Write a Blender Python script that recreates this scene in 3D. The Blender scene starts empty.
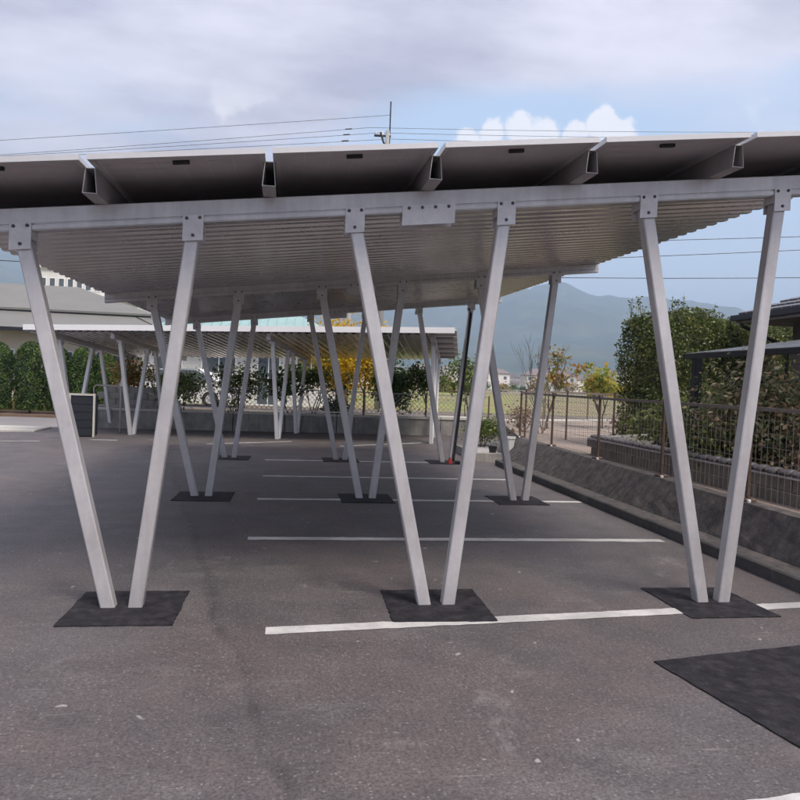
import bpy, math, random
import numpy as np
from mathutils import Vector, Matrix
random.seed(7)
rng = np.random.default_rng(7)
S = bpy.context.scene
C = S.collection
rad = math.radians

# ------------------------------------------------------------------ camera, sky, sun, exposure
H = 1.696
YAW, PITCH, ROLL, FPX = 0.15535, -0.02425, 0.0384, 730.57
cam = bpy.data.cameras.new('camera')
cam.sensor_width = 36.0
cam.lens = 36.0 * FPX / 800.0
cam.clip_start, cam.clip_end = 0.05, 20000
camo = bpy.data.objects.new('camera', cam)
C.objects.link(camo)
cy, sy, cp, sp = math.cos(YAW), math.sin(YAW), math.cos(PITCH), math.sin(PITCH)
fw = Vector((sy * cp, cy * cp, sp)); rt = Vector((cy, -sy, 0)); up = rt.cross(fw)
cr, sr = math.cos(ROLL), math.sin(ROLL)
r2, u2 = cr * rt + sr * up, cr * up - sr * rt
m = Matrix((r2, u2, -fw)).transposed().to_4x4()
m.translation = (0, 0, H)
camo.matrix_world = m
S.camera = camo

SUN_EL, SUN_AZ = 54.0, 152.0          # azimuth clockwise from +Y: behind the camera, to the right
world = bpy.data.worlds.new('World'); S.world = world; world.use_nodes = True
wn = world.node_tree; wn.nodes.clear()
def WN(t, **k):
    n = wn.nodes.new(t)
    for a, b in k.items(): setattr(n, a, b)
    return n
def wl(a, b): wn.links.new(a, b)
sky = WN('ShaderNodeTexSky', sky_type='NISHITA', sun_disc=False, sun_elevation=rad(SUN_EL), sun_rotation=rad(SUN_AZ))
sky.air_density = 1.0; sky.dust_density = 0.6; sky.ozone_density = 2.0
tc = WN('ShaderNodeTexCoord')
sep = WN('ShaderNodeSeparateXYZ'); wl(tc.outputs['Generated'], sep.inputs[0])
def wmath(op, a, b=None, c=None, clamp=False):
    n = WN('ShaderNodeMath', operation=op, use_clamp=clamp)
    for i, x in enumerate((a, b, c)):
        if x is None: continue
        if isinstance(x, (int, float)): n.inputs[i].default_value = x
        else: wl(x, n.inputs[i])
    return n.outputs[0]
zc = wmath('ADD', wmath('MAXIMUM', sep.outputs[2], 0.0), 0.10)
comb = WN('ShaderNodeCombineXYZ')
wl(wmath('MULTIPLY', wmath('DIVIDE', sep.outputs[0], zc), 0.62), comb.inputs[0]); wl(wmath('DIVIDE', sep.outputs[1], zc), comb.inputs[1])
def wnoise(vec, scale, detail, rough, off=(0, 0, 0)):
    mp = WN('ShaderNodeMapping'); mp.inputs['Location'].default_value = off
    wl(vec, mp.inputs[0])
    n = WN('ShaderNodeTexNoise'); n.inputs['Scale'].default_value = scale
    n.inputs['Detail'].default_value = detail; n.inputs['Roughness'].default_value = rough
    wl(mp.outputs[0], n.inputs['Vector']); return n.outputs['Fac']
def wramp(fac, lo, hi):
    n = WN('ShaderNodeMapRange', interpolation_type='SMOOTHSTEP'); wl(fac, n.inputs[0])
    n.inputs[1].default_value = lo; n.inputs[2].default_value = hi
    return n.outputs[0]
def wmix(f, a, b):
    n = WN('ShaderNodeMix', data_type='RGBA')
    if isinstance(f, (int, float)): n.inputs[0].default_value = f
    else: wl(f, n.inputs[0])
    for i, x in ((6, a), (7, b)):
        if isinstance(x, tuple): n.inputs[i].default_value = (*x, 1)
        else: wl(x, n.inputs[i])
    return n.outputs[2]
# a broken layer of cloud: thick and grey overhead, opening towards one side where blue shows
opening = WN('ShaderNodeVectorMath', operation='DOT_PRODUCT')
wl(tc.outputs['Generated'], opening.inputs[0]); opening.inputs[1].default_value = (0.47, 0.88, 0.0)
clear = wmath('MULTIPLY', wramp(opening.outputs['Value'], 0.80, 0.93), wmath('SUBTRACT', 1.0, wramp(sep.outputs[2], 0.33, 0.43)))
big = wnoise(comb.outputs[0], 0.9, 5, 0.55, (3.1, 1.7, 0))
cover = wramp(wmath('SUBTRACT', big, wmath('MULTIPLY', clear, 0.42)), 0.10, 0.40)
shade = wramp(wnoise(comb.outputs[0], 1.5, 7, 0.58, (9.0, 4.2, 0)), 0.32, 0.66)
cloud_col = wmix(shade, (4.1, 4.0, 5.2), (8.1, 7.8, 8.9))
# an overcast layer is brighter overhead than low down; gradient added to lighten shadows
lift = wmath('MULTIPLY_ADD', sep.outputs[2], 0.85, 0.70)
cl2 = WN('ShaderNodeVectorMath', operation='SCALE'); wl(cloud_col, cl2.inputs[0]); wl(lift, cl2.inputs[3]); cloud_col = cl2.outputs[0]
puffs = wramp(wnoise(tc.outputs['Generated'], 7.0, 5, 0.55, (1.35, 0.4, 2.6)), 0.60, 0.68)
low = wmath('MULTIPLY', wramp(sep.outputs[2], 0.22, 0.30), 1.0)
band = wmath('SUBTRACT', 1.0, wramp(sep.outputs[2], 0.30, 0.375))
puffs = wmath('MULTIPLY', puffs, band)
edge = wnoise(tc.outputs['Generated'], 38.0, 5, 0.6)
edge2 = wnoise(tc.outputs['Generated'], 11.0, 3, 0.5)
for az_, el_, rd_ in ((13.4, 18.3, 1.2), (15.2, 18.9, 1.3), (17.2, 19.2, 1.4), (19.2, 18.7, 1.4), (21.4, 18.4, 1.1), (23.6, 19.1, 1.3), (25.0, 18.6, 1.1)):
    dn_ = WN('ShaderNodeVectorMath', operation='DISTANCE'); wl(tc.outputs['Generated'], dn_.inputs[0])
    dn_.inputs[1].default_value = (math.sin(rad(az_)) * math.cos(rad(el_)), math.cos(rad(az_)) * math.cos(rad(el_)), math.sin(rad(el_)))
    d_ = wmath('ADD', dn_.outputs['Value'], wmath('MULTIPLY_ADD', edge, .030, -.015))
    d_ = wmath('ADD', d_, wmath('MULTIPLY_ADD', edge2, .030, -.015))
    n_ = WN('ShaderNodeMapRange', interpolation_type='SMOOTHSTEP'); wl(d_, n_.inputs[0]); R_ = rad(rd_)
    n_.inputs[1].default_value = R_ * 1.05; n_.inputs[2].default_value = R_ * .72
    puffs = wmath('MAXIMUM', puffs, n_.outputs[0])
blue = wmix(0.62, sky.outputs[0], (7.0, 8.9, 11.9))
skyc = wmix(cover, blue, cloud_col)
skyc = wmix(wmath('MULTIPLY', puffs, 0.85), skyc, (10.4, 10.0, 10.2))
hz = wmath('SUBTRACT', 1.0, wramp(sep.outputs[2], 0.02, 0.30))
skyc = wmix(wmath('MULTIPLY', hz, 0.6), skyc, (9.4, 9.9, 11.4))
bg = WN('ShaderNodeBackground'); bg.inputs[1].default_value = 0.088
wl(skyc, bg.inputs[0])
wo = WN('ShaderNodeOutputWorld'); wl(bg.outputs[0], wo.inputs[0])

sun = bpy.data.lights.new('sun', 'SUN'); sun.energy = 2.7; sun.angle = rad(20); sun.color = (1.0, 0.91, 0.80)
suno = bpy.data.objects.new('sun', sun); C.objects.link(suno)
sv = Vector((math.sin(rad(SUN_AZ)) * math.cos(rad(SUN_EL)), math.cos(rad(SUN_AZ)) * math.cos(rad(SUN_EL)), math.sin(rad(SUN_EL))))
suno.rotation_euler = sv.to_track_quat('Z', 'Y').to_euler()
S.view_settings.view_transform = 'Standard'; S.view_settings.look = 'None'
S.view_settings.exposure = 0.60; S.view_settings.gamma = 1.0; S.view_settings.use_curve_mapping = False
S.cycles.use_denoising = True
S.cycles.max_bounces = 6; S.cycles.diffuse_bounces = 3; S.cycles.glossy_bounces = 2; S.cycles.transmission_bounces = 4; S.cycles.transparent_max_bounces = 12
S.cycles.use_adaptive_sampling = True; S.cycles.adaptive_threshold = 0.03

# ------------------------------------------------------------------ materials
MATS = {}
def lin(r, g, b):
    f = lambda c: (c / 255 / 12.92) if c / 255 <= .04045 else ((c / 255 + .055) / 1.055) ** 2.4
    return (f(r), f(g), f(b))
def mat(name, col, rough=0.6, metal=0.0, var=0.15, scale=4.0, bump=0.0, bscale=60.0, dark=None, objvar=0.0, spots=None, streak=0.0, spec=0.5, rvar=0.0):
    """Principled material: two-scale noise variation, optional second colour in blotches, object-random value, bump."""
    M = bpy.data.materials.new(name); M.use_nodes = True
    nt = M.node_tree; N = nt.nodes; L = nt.links
    b = N['Principled BSDF']
    b.inputs['Roughness'].default_value = rough; b.inputs['Metallic'].default_value = metal
    b.inputs['Specular IOR Level'].default_value = spec
    t = N.new('ShaderNodeTexCoord')
    vec = t.outputs['Object']
    def noise(sc, det=5, ro=.6, v=vec):
        n = N.new('ShaderNodeTexNoise'); n.inputs['Scale'].default_value = sc; n.inputs['Detail'].default_value = det
        n.inputs['Roughness'].default_value = ro; L.new(v, n.inputs['Vector']); return n.outputs['Fac']
    def rng_(f, lo, hi, a, c):
        n = N.new('ShaderNodeMapRange'); n.inputs[1].default_value = lo; n.inputs[2].default_value = hi
        n.inputs[3].default_value = a; n.inputs[4].default_value = c; L.new(f, n.inputs[0]); return n.outputs[0]
    def mul(c, f):
        n = N.new('ShaderNodeVectorMath'); n.operation = 'SCALE'
        L.new(c, n.inputs[0]); L.new(f, n.inputs[3]); return n.outputs[0]
    rgb = N.new('ShaderNodeRGB'); rgb.outputs[0].default_value = (*col, 1); c = rgb.outputs[0]
    if dark is not None:
        mx = N.new('ShaderNodeMix'); mx.data_type = 'RGBA'
        L.new(rng_(noise(scale * .6, 6, .65), .42, .62, 0, 1), mx.inputs[0]); L.new(c, mx.inputs[6])
        mx.inputs[7].default_value = (*dark, 1); c = mx.outputs[2]
    c = mul(c, rng_(noise(scale), .25, .75, 1 - var, 1 + var))
    c = mul(c, rng_(noise(scale * 9, 3), .25, .75, 1 - var * .5, 1 + var * .5))
    if streak:
        mp = N.new('ShaderNodeMapping'); mp.inputs['Scale'].default_value = (9, 9, .5); L.new(vec, mp.inputs[0])
        c = mul(c, rng_(noise(1.6, 5, .6, mp.outputs[0]), .3, .7, 1 - streak, 1 + streak * .4))
    if objvar:
        oi = N.new('ShaderNodeObjectInfo'); c = mul(c, rng_(oi.outputs['Random'], 0, 1, 1 - objvar, 1 + objvar))
    if rvar: L.new(rng_(noise(scale * 2.3, 5, .65), .3, .7, rough - rvar, rough + rvar), b.inputs['Roughness'])
    L.new(c, b.inputs['Base Color'])
    if bump:
        bp = N.new('ShaderNodeBump'); bp.inputs['Strength'].default_value = bump; bp.inputs['Distance'].default_value = .01
        L.new(noise(bscale, 4), bp.inputs['Height']); L.new(bp.outputs[0], b.inputs['Normal'])
    MATS[name] = M
    return M
def leafmat(name, cols, rough=.5, trans=.25):
    """Leaf material: colour picked per leaf from a ramp, some light passes through."""
    M = bpy.data.materials.new(name); M.use_nodes = True
    nt = M.node_tree; N = nt.nodes; L = nt.links
    b = N['Principled BSDF']; b.inputs['Roughness'].default_value = rough; b.inputs['Specular IOR Level'].default_value = .35
    g = N.new('ShaderNodeNewGeometry'); r = N.new('ShaderNodeValToRGB')
    t = N.new('ShaderNodeTexCoord'); n = N.new('ShaderNodeTexNoise'); n.inputs['Scale'].default_value = 2.2; L.new(t.outputs['Object'], n.inputs['Vector'])
    a = N.new('ShaderNodeMath'); a.operation = 'MULTIPLY_ADD'; L.new(n.outputs['Fac'], a.inputs[0]); a.inputs[1].default_value = 1.1
    h = N.new('ShaderNodeMath'); h.operation = 'MULTIPLY_ADD'; L.new(g.outputs['Random Per Island'], h.inputs[0]); h.inputs[1].default_value = .75; h.inputs[2].default_value = -.42
    L.new(h.outputs[0], a.inputs[2]); L.new(a.outputs[0], r.inputs[0])
    e = r.color_ramp.elements
    while len(e) < len(cols): e.new(.5)
    for i, c in enumerate(cols):
        e[i].position = i / (len(cols) - 1); e[i].color = (*c, 1)
    L.new(r.outputs[0], b.inputs['Base Color'])
    tr = N.new('ShaderNodeBsdfTranslucent'); L.new(r.outputs[0], tr.inputs[0])
    mx = N.new('ShaderNodeMixShader'); mx.inputs[0].default_value = trans
    L.new(b.outputs[0], mx.inputs[1]); L.new(tr.outputs[0], mx.inputs[2])
    L.new(mx.outputs[0], N['Material Output'].inputs[0])
    MATS[name] = M
    return M

def asphalt_material():
    M = bpy.data.materials.new('old_asphalt'); M.use_nodes = True
    nt = M.node_tree; N = nt.nodes; L = nt.links; b = N['Principled BSDF']
    b.inputs['Roughness'].default_value = .62; b.inputs['Specular IOR Level'].default_value = .5
    t = N.new('ShaderNodeTexCoord'); v = t.outputs['Object']
    def noise(sc, det=5, ro=.6, off=(0, 0, 0), stretch=(1, 1, 1)):
        mp = N.new('ShaderNodeMapping'); mp.inputs['Location'].default_value = off; mp.inputs['Scale'].default_value = stretch; L.new(v, mp.inputs[0])
        n = N.new('ShaderNodeTexNoise'); n.inputs['Scale'].default_value = sc; n.inputs['Detail'].default_value = det
        n.inputs['Roughness'].default_value = ro; L.new(mp.outputs[0], n.inputs['Vector']); return n.outputs['Fac']
    def mr(f, lo, hi, a=0., c=1., smooth=False):
        n = N.new('ShaderNodeMapRange'); n.inputs[1].default_value = lo; n.inputs[2].default_value = hi
        n.inputs[3].default_value = a; n.inputs[4].default_value = c; L.new(f, n.inputs[0])
        if smooth: n.interpolation_type = 'SMOOTHSTEP'
        return n.outputs[0]
    def mix(f, a, c, mode='MIX'):
        n = N.new('ShaderNodeMix'); n.data_type = 'RGBA'; n.blend_type = mode
        L.new(f, n.inputs[0]) if not isinstance(f, float) else setattr(n.inputs[0], 'default_value', f)
        for i, x in ((6, a), (7, c)):
            if isinstance(x, tuple): n.inputs[i].default_value = (*x, 1)
            else: L.new(x, n.inputs[i])
        return n.outputs[2]
    def ma(op, a, c):
        n = N.new('ShaderNodeMath'); n.operation = op
        for i, x in ((0, a), (1, c)):
            if isinstance(x, (int, float)): n.inputs[i].default_value = x
            else: L.new(x, n.inputs[i])
        return n.outputs[0]
    col = mix(mr(noise(.35, 6, .6), .35, .65, smooth=True), (.108, .097, .098), (.140, .128, .128))
    col = mix(mr(noise(.6, 5, .6, (15, 5, 0)), .40, .60, 0, .8), col, (.122, .099, .093))
    col = mix(mr(noise(1.7, 6, .65, (4, 2, 0)), .40, .70), col, (.080, .073, .075))
    col = mix(mr(noise(.8, 8, .7, (7, 9, 0), (1, 2.2, 1)), .56, .74, 0, .8), col, (.168, .157, .152))   # worn, dusty areas
    # older strip to one side of a paving joint that wanders across the lot
    sp_ = N.new('ShaderNodeSeparateXYZ'); L.new(v, sp_.inputs[0])
    jo = ma('ADD', ma('ADD', sp_.outputs[0], ma('MULTIPLY', sp_.outputs[1], .19)), ma('MULTIPLY', noise(.7, 3, .5), .60))
    jo = ma('SUBTRACT', jo, .88)
    band = ma('MULTIPLY', mr(jo, -.05, .02), ma('ADD', mr(jo, .01, .07, .48, 0), mr(jo, .02, .40, .42, 0)))
    col = mix(ma('MULTIPLY', band, mr(noise(2.5, 4), .35, .6, .25, 1.0)), col, (.05, .046, .047))
    mid = noise(22, 5, .75, (3, 3, 0))
    col = mix(mr(mid, .30, .70), mix(1.0, col, (.78, .77, .78), 'MULTIPLY'), mix(1.0, col, (1.20, 1.20, 1.19), 'MULTIPLY'))
    # aggregate grain
    f = noise(58, 4, .85)
    col = mix(mr(f, .36, .64, 0, 1), mix(1.0, col, (.50, .49, .50), 'MULTIPLY'), mix(1.0, col, (1.50, 1.50, 1.49), 'MULTIPLY'))
    vo = N.new('ShaderNodeTexVoronoi'); vo.inputs['Scale'].default_value = 52; L.new(v, vo.inputs['Vector'])
    sx = N.new('ShaderNodeSeparateColor'); L.new(vo.outputs['Color'], sx.inputs[0])
    stone = ma('MULTIPLY', mr(sx.outputs[0], .84, .90), mr(vo.outputs['Distance'], .25, .40, 1, 0))
    col = mix(ma('MULTIPLY', stone, .5), col, (.32, .30, .29))
    # pale paint drops and chalky scuffs
    vo2 = N.new('ShaderNodeTexVoronoi'); vo2.inputs['Scale'].default_value = 5.2; vo2.inputs['Randomness'].default_value = 1
    mp = N.new('ShaderNodeMapping'); mp.inputs['Scale'].default_value = (1, 1, 1); L.new(v, mp.inputs[0])
    dn = N.new('ShaderNodeTexNoise'); dn.inputs['Scale'].default_value = 9; dn.inputs['Detail'].default_value = 4; L.new(v, dn.inputs['Vector'])
    ad = N.new('ShaderNodeVectorMath'); ad.operation = 'MULTIPLY_ADD'; L.new(dn.outputs['Color'], ad.inputs[0]); ad.inputs[1].default_value = (.16, .16, 0); L.new(mp.outputs[0], ad.inputs[2])
    L.new(ad.outputs[0], vo2.inputs['Vector'])
    s2 = N.new('ShaderNodeSeparateColor'); L.new(vo2.outputs['Color'], s2.inputs[0])
    drop = ma('MULTIPLY', mr(s2.outputs[1], .30, .34), mr(ma('DIVIDE', vo2.outputs['Distance'], ma('ADD', ma('MULTIPLY', ma('POWER', s2.outputs[2], 4.0), .085), .024)), .6, 1.0, 1, 0))
    col = mix(ma('MULTIPLY', drop, .75), col, (.42, .41, .39))
    sc = noise(1.1, 9, .75, (31, 12, 0), (1, .6, 1))
    col = mix(mr(sc, .605, .72, 0, .5), col, (.34, .33, .32))
    for (ang, off, lo) in ((.5, 3., .70), (-.9, 17., .71), (1.9, 41., .705)):          # thin scrape marks
        mp3 = N.new('ShaderNodeMapping'); mp3.inputs['Rotation'].default_value = (0, 0, ang); mp3.inputs['Location'].default_value = (off, off, 0); mp3.inputs['Scale'].default_value = (.9, 16, 1); L.new(v, mp3.inputs[0])
        n3 = N.new('ShaderNodeTexNoise'); n3.inputs['Scale'].default_value = 1.6; n3.inputs['Detail'].default_value = 3; n3.inputs['Roughness'].default_value = .5; L.new(mp3.outputs[0], n3.inputs['Vector'])
        col = mix(ma('MULTIPLY', mr(n3.outputs['Fac'], lo - .015, lo + .05, 0, .45), mr(noise(.7, 3, .5, (off, 2, 0)), .48, .60)), col, (.36, .35, .34))
    L.new(col, b.inputs['Base Color'])
    bp = N.new('ShaderNodeBump'); bp.inputs['Strength'].default_value = .55; bp.inputs['Distance'].default_value = .006
    L.new(f, bp.inputs['Height']); L.new(bp.outputs[0], b.inputs['Normal'])
    return M

asph = asphalt_material()
mat('new_asphalt', (.016, .0145, .018), .8, var=.75, scale=11, bump=1.0, bscale=60, dark=(.030, .027, .032), spec=.3)
mat('road_asphalt', (.23, .22, .22), .85, var=.12, scale=.5, bump=.4, bscale=120)
mat('line_paint', (.62, .61, .59), .7, var=.14, scale=3, bump=.4, bscale=160, dark=(.44, .43, .42))
mat('galvanised', (.63, .605, .615), .36, .35, var=.09, scale=2.5, streak=.12, objvar=.05, spec=.5, rvar=.08, dark=(.57, .545, .55))
mat('galvanised_plate', (.60, .575, .585), .40, .30, var=.14, scale=9, rvar=.12)
mat('deck_steel', (.60, .575, .575), .26, .75, var=.10, scale=.7, rvar=.03)
mat('rail_steel', (.42, .40, .405), .5, .3, var=.1, scale=3)
mat('alu_frame', (.66, .65, .66), .4, .3, var=.05, scale=3)
mat('cell_back', (.66, .62, .64), .55, var=.10, scale=2.5)
mat('cell_glass', (.012, .016, .03), .08, var=.1, scale=2)
mat('dark_plastic', (.02, .02, .022), .5, var=.1)
mat('bolt_steel', (.10, .09, .09), .5, .5, var=.1)
mat('white_paint', (.84, .84, .84), .45, var=.03, scale=1)
mat('concrete', (.33, .315, .295), .85, var=.16, scale=2, bump=.5, bscale=40, dark=(.19, .185, .175), streak=.18, objvar=.06)
mat('concrete_pale', (.52, .50, .45), .85, var=.14, scale=2, bump=.4, bscale=50, streak=.12, objvar=.06)
mat('kerb_concrete', (.10, .092, .09), .85, var=.25, scale=3, bump=.5, bscale=60, dark=(.06, .056, .055), objvar=.08)  # base colour darkened to carry the shade on the kerb face
mat('slope_concrete', (.130, .115, .110), .9, var=.42, scale=9, bump=1.0, bscale=55, dark=(.080, .071, .069), streak=.25, objvar=.06)
mat('block_wall', (.29, .25, .225), .9, var=.2, scale=4, bump=.6, bscale=60, dark=(.21, .18, .165), streak=.2, objvar=.12)
mat('kawara', (.12, .112, .115), .45, var=.2, scale=8, objvar=.2)
mat('brown_steel', (.13, .088, .068), .55, .2, var=.2, scale=8, objvar=.08)
mat('brown_wire', (.30, .25, .22), .55, .2, var=.2, scale=8)
mat('soil', (.17, .135, .105), .95, var=.25, scale=1.5, bump=.8, bscale=30, dark=(.12, .10, .078))
mat('dark_soil', (.065, .058, .055), .95, var=.25, scale=3, bump=.8, bscale=30)
mat('sand', (.33, .27, .225), .95, var=.2, scale=1.0, bump=.6, bscale=20, dark=(.23, .19, .155))
mat('field_grass', (.20, .22, .055), .95, var=.3, scale=.12, dark=(.27, .20, .10), bump=.5, bscale=3)
mat('tan_field', (.27, .21, .14), .95, var=.3, scale=.05, dark=(.16, .16, .07))
mat('far_land', (.16, .15, .085), .95, var=.3, scale=.02, dark=(.11, .12, .06))
mat('forest', (.028, .048, .03), .95, var=.6, scale=.012, dark=(.075, .085, .04), bump=.8, bscale=.05)
mat('bark', (.12, .095, .075), .9, var=.25, scale=12, bump=.6, bscale=50)
mat('twig', (.16, .13, .11), .9, var=.2, scale=12)
mat('dark_metal', (.022, .023, .03), .45, .2, var=.15, scale=4)
mat('polycarb', (.42, .43, .44), .22, var=.1, scale=2, objvar=.06)
nt_ = MATS['polycarb'].node_tree; tp_ = nt_.nodes.new('ShaderNodeBsdfTransparent'); tp_.inputs[0].default_value = (.85, .87, .9, 1)
mxp = nt_.nodes.new('ShaderNodeMixShader'); mxp.inputs[0].default_value = .7
nt_.links.new(nt_.nodes['Principled BSDF'].outputs[0], mxp.inputs[1]); nt_.links.new(tp_.outputs[0], mxp.inputs[2]); nt_.links.new(mxp.outputs[0], nt_.nodes['Material Output'].inputs[0])
mat('house_wall_brown', (.16, .135, .125), .85, var=.12, scale=3, bump=.3, bscale=80)
mat('soffit', (.30, .25, .235), .7, var=.08, scale=2)
mat('roof_tile_grey', (.13, .13, .145), .42, var=.15, scale=3, objvar=.10)
mat('house_white', (.72, .71, .68), .8, var=.06, scale=1.2, bump=.2, bscale=60, streak=.06)
mat('house_cream', (.66, .60, .50), .8, var=.06, scale=1, bump=.2, bscale=60)
mat('roof_green', (.185, .183, .165), .55, var=.08, scale=1.0, streak=.05, objvar=.04)
mat('roof_teal', (.28, .43, .42), .5, var=.1, scale=1.5, objvar=.05)
mat('roof_far', (.16, .13, .125), .7, var=.2, scale=1, objvar=.3)
mat('wall_far', (.68, .65, .61), .8, var=.08, scale=1, objvar=.2)
mat('wall_pink', (.46, .27, .24), .8, var=.08, scale=1, objvar=.15)
mat('window_glass', (.10, .12, .14), .06, var=.1, scale=1)
mat('pole_concrete', (.33, .325, .32), .8, var=.1, scale=2)
mat('cable_black', (.012, .012, .013), .5, var=.1)
mat('red_plastic', (.50, .045, .04), .45, var=.1)
mat('white_plastic', (.80, .80, .79), .5, var=.05, scale=3)
mat('gravel', (.42, .41, .40), .9, var=.35, scale=14, bump=1., bscale=50)
mat('orange_soil', (.16, .105, .075), .95, var=.3, scale=2, bump=.8, bscale=30)
mat('tarp_blue', (.30, .47, .53), .6, var=.2, scale=4)
mat('cell_dark', (.58, .54, .56), .5, var=.08, scale=2.5)
mat('lattice_grey', (.30, .31, .29), .6, .1, var=.1)
leafmat('leaf_hedge', [(.022, .042, .013), (.07, .105, .027), (.16, .19, .05), (.30, .30, .10)], rough=.36, trans=.35)
leafmat('leaf_conifer', [(.009, .022, .006), (.028, .062, .010), (.07, .125, .018), (.13, .20, .035)])
leafmat('leaf_photinia', [(.028, .044, .018), (.10, .12, .04), (.34, .32, .19), (.46, .22, .13)], rough=.35, trans=.4)
leafmat('leaf_shrub', [(.028, .058, .02), (.09, .15, .04), (.20, .25, .065), (.38, .38, .13)], trans=.45)
leafmat('leaf_dark', [(.025, .055, .02), (.08, .15, .045), (.19, .27, .09)], trans=.45)
leafmat('leaf_ginkgo', [(.50, .29, .015), (.66, .42, .02), (.72, .50, .04), (.42, .38, .04)], trans=.4)
leafmat('leaf_young', [(.10, .16, .03), (.24, .30, .05), (.42, .38, .07), (.50, .27, .06)], trans=.4)
leafmat('leaf_autumn', [(.07, .10, .025), (.22, .22, .05), (.38, .22, .06), (.30, .10, .035)], trans=.3)
leafmat('leaf_dry', [(.17, .10, .06), (.30, .20, .13), (.38, .29, .20)], trans=.2)

# ------------------------------------------------------------------ helpers
def g(x, y):
    """height of the paved ground: flat under the near carport, leaning a little to one side further back"""
    t = min(max((y - 16.5) / 3, 0), 1); t = t * t * (3 - 2 * t)
    return t * .0165 * (min(max(x, -14), 6) + .2)
class MB:
    def __init__(s): s.v = []; s.f = []
    def add(s, vs, fs):
        o = len(s.v); s.v += [tuple(p) for p in vs]; s.f += [tuple(i + o for i in f) for f in fs]; return s
    def box(s, x0, x1, y0, y1, z0, z1):
        v = [(x, y, z) for z in (z0, z1) for y in (y0, y1) for x in (x0, x1)]
        return s.add(v, [(0, 2, 3, 1), (4, 5, 7, 6), (0, 1, 5, 4), (2, 6, 7, 3), (0, 4, 6, 2), (1, 3, 7, 5)])
    def bevbox(s, x0, x1, y0, y1, z0, z1, b=.01):
        """box with chamfered upright and top edges"""
        def ring(z, i): return [(x0 + i + b, y0 + i, z), (x1 - i - b, y0 + i, z), (x1 - i, y0 + i + b, z), (x1 - i, y1 - i - b, z), (x1 - i - b, y1 - i, z), (x0 + i + b, y1 - i, z), (x0 + i, y1 - i - b, z), (x0 + i, y0 + i + b, z)]
        v = ring(z0, 0) + ring(z1 - b, 0) + ring(z1, b)
        f = [tuple(range(7, -1, -1)), tuple(range(16, 24))]
        for k in (0, 8):
            for i in range(8): f.append((k + i, k + (i + 1) % 8, k + 8 + (i + 1) % 8, k + 8 + i))
        return s.add(v, f)
    def bar(s, p0, p1, w, h, ref=(0, 0, 1), w1=None, h1=None):
        p0, p1 = Vector(p0), Vector(p1); d = (p1 - p0).normalized(); r = Vector(ref)
        a = d.cross(r)
        if a.length < 1e-4: a = d.cross(Vector((1, 0, 0)))
        a.normalize(); b = a.cross(d).normalized(); v = []
        for p, ww, hh in ((p0, w, h), (p1, w1 or w, h1 or h)):
            for i, j in ((-1, -1), (1, -1), (1, 1), (-1, 1)): v.append(p + a * ww / 2 * i + b * hh / 2 * j)
        return s.add(v, [(0, 1, 2, 3), (7, 6, 5, 4), (0, 4, 5, 1), (1, 5, 6, 2), (2, 6, 7, 3), (3, 7, 4, 0)])
    def tube(s, pts, r, n=6, r1=None):
        pts = [Vector(p) for p in pts]; o = len(s.v); m_ = len(pts)
        for k, p in enumerate(pts):
            d = (pts[min(k + 1, m_ - 1)] - pts[max(k - 1, 0)]).normalized()
            a = d.cross(Vector((0, 0, 1)));
            if a.length < 1e-3: a = d.cross(Vector((1, 0, 0)))
            a.normalize(); b = d.cross(a).normalized()
            rr = r if r1 is None else r + (r1 - r) * k / max(1, m_ - 1)
            for i in range(n):
                t_ = 2 * math.pi * i / n; s.v.append(tuple(p + a * rr * math.cos(t_) + b * rr * math.sin(t_)))
        for k in range(m_ - 1):
            for i in range(n):
                j = (i + 1) % n; s.f.append((o + k * n + i, o + k * n + j, o + (k + 1) * n + j, o + (k + 1) * n + i))
        s.f.append(tuple(o + i for i in range(n - 1, -1, -1))); s.f.append(tuple(o + (m_ - 1) * n + i for i in range(n)))
        return s
    def prism(s, poly, fn, a, b):
        """poly: 2-D outline, fn(p, t) -> 3-D point, swept from t=a to t=b"""
        n = len(poly); v = [fn(p, a) for p in poly] + [fn(p, b) for p in poly]
        f = [tuple(range(n - 1, -1, -1)), tuple(range(n, 2 * n))]
        for i in range(n): f.append((i, (i + 1) % n, n + (i + 1) % n, n + i))
        return s.add(v, f)
    def mesh(s, name, mt, smooth=False):
        me = bpy.data.meshes.new(name); me.from_pydata(s.v, [], s.f); me.update()
        import bmesh
        bm = bmesh.new(); bm.from_mesh(me); bmesh.ops.recalc_face_normals(bm, faces=bm.faces); bm.to_mesh(me); bm.free()
        me.materials.append(MATS[mt] if isinstance(mt, str) else mt)
        if smooth: me.polygons.foreach_set('use_smooth', [True] * len(me.polygons))
        return me
    def build(s, name, mt, parent=None, loc=None, smooth=False):
        return link(name, s.mesh(name, mt, smooth), parent, loc)
def link(name, me, parent=None, loc=None, rot=None):
    o = bpy.data.objects.new(name, me); C.objects.link(o)
    if parent: o.parent = parent
    if loc is not None: o.location = loc
    if rot is not None: o.rotation_euler = rot
    return o
def tag(o, label=None, cat=None, group=None, kind=None):
    if label: o['label'] = label
    if cat: o['category'] = cat
    if group: o['group'] = group
    if kind: o['kind'] = kind
    return o
def thing(name, label, cat, loc=(0, 0, 0), rz=0, group=None):
    o = bpy.data.objects.new(name, None); C.objects.link(o); o.location = loc; o.rotation_euler = (0, 0, rz)
    o.empty_display_size = .2
    return tag(o, label, cat, group)
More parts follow.
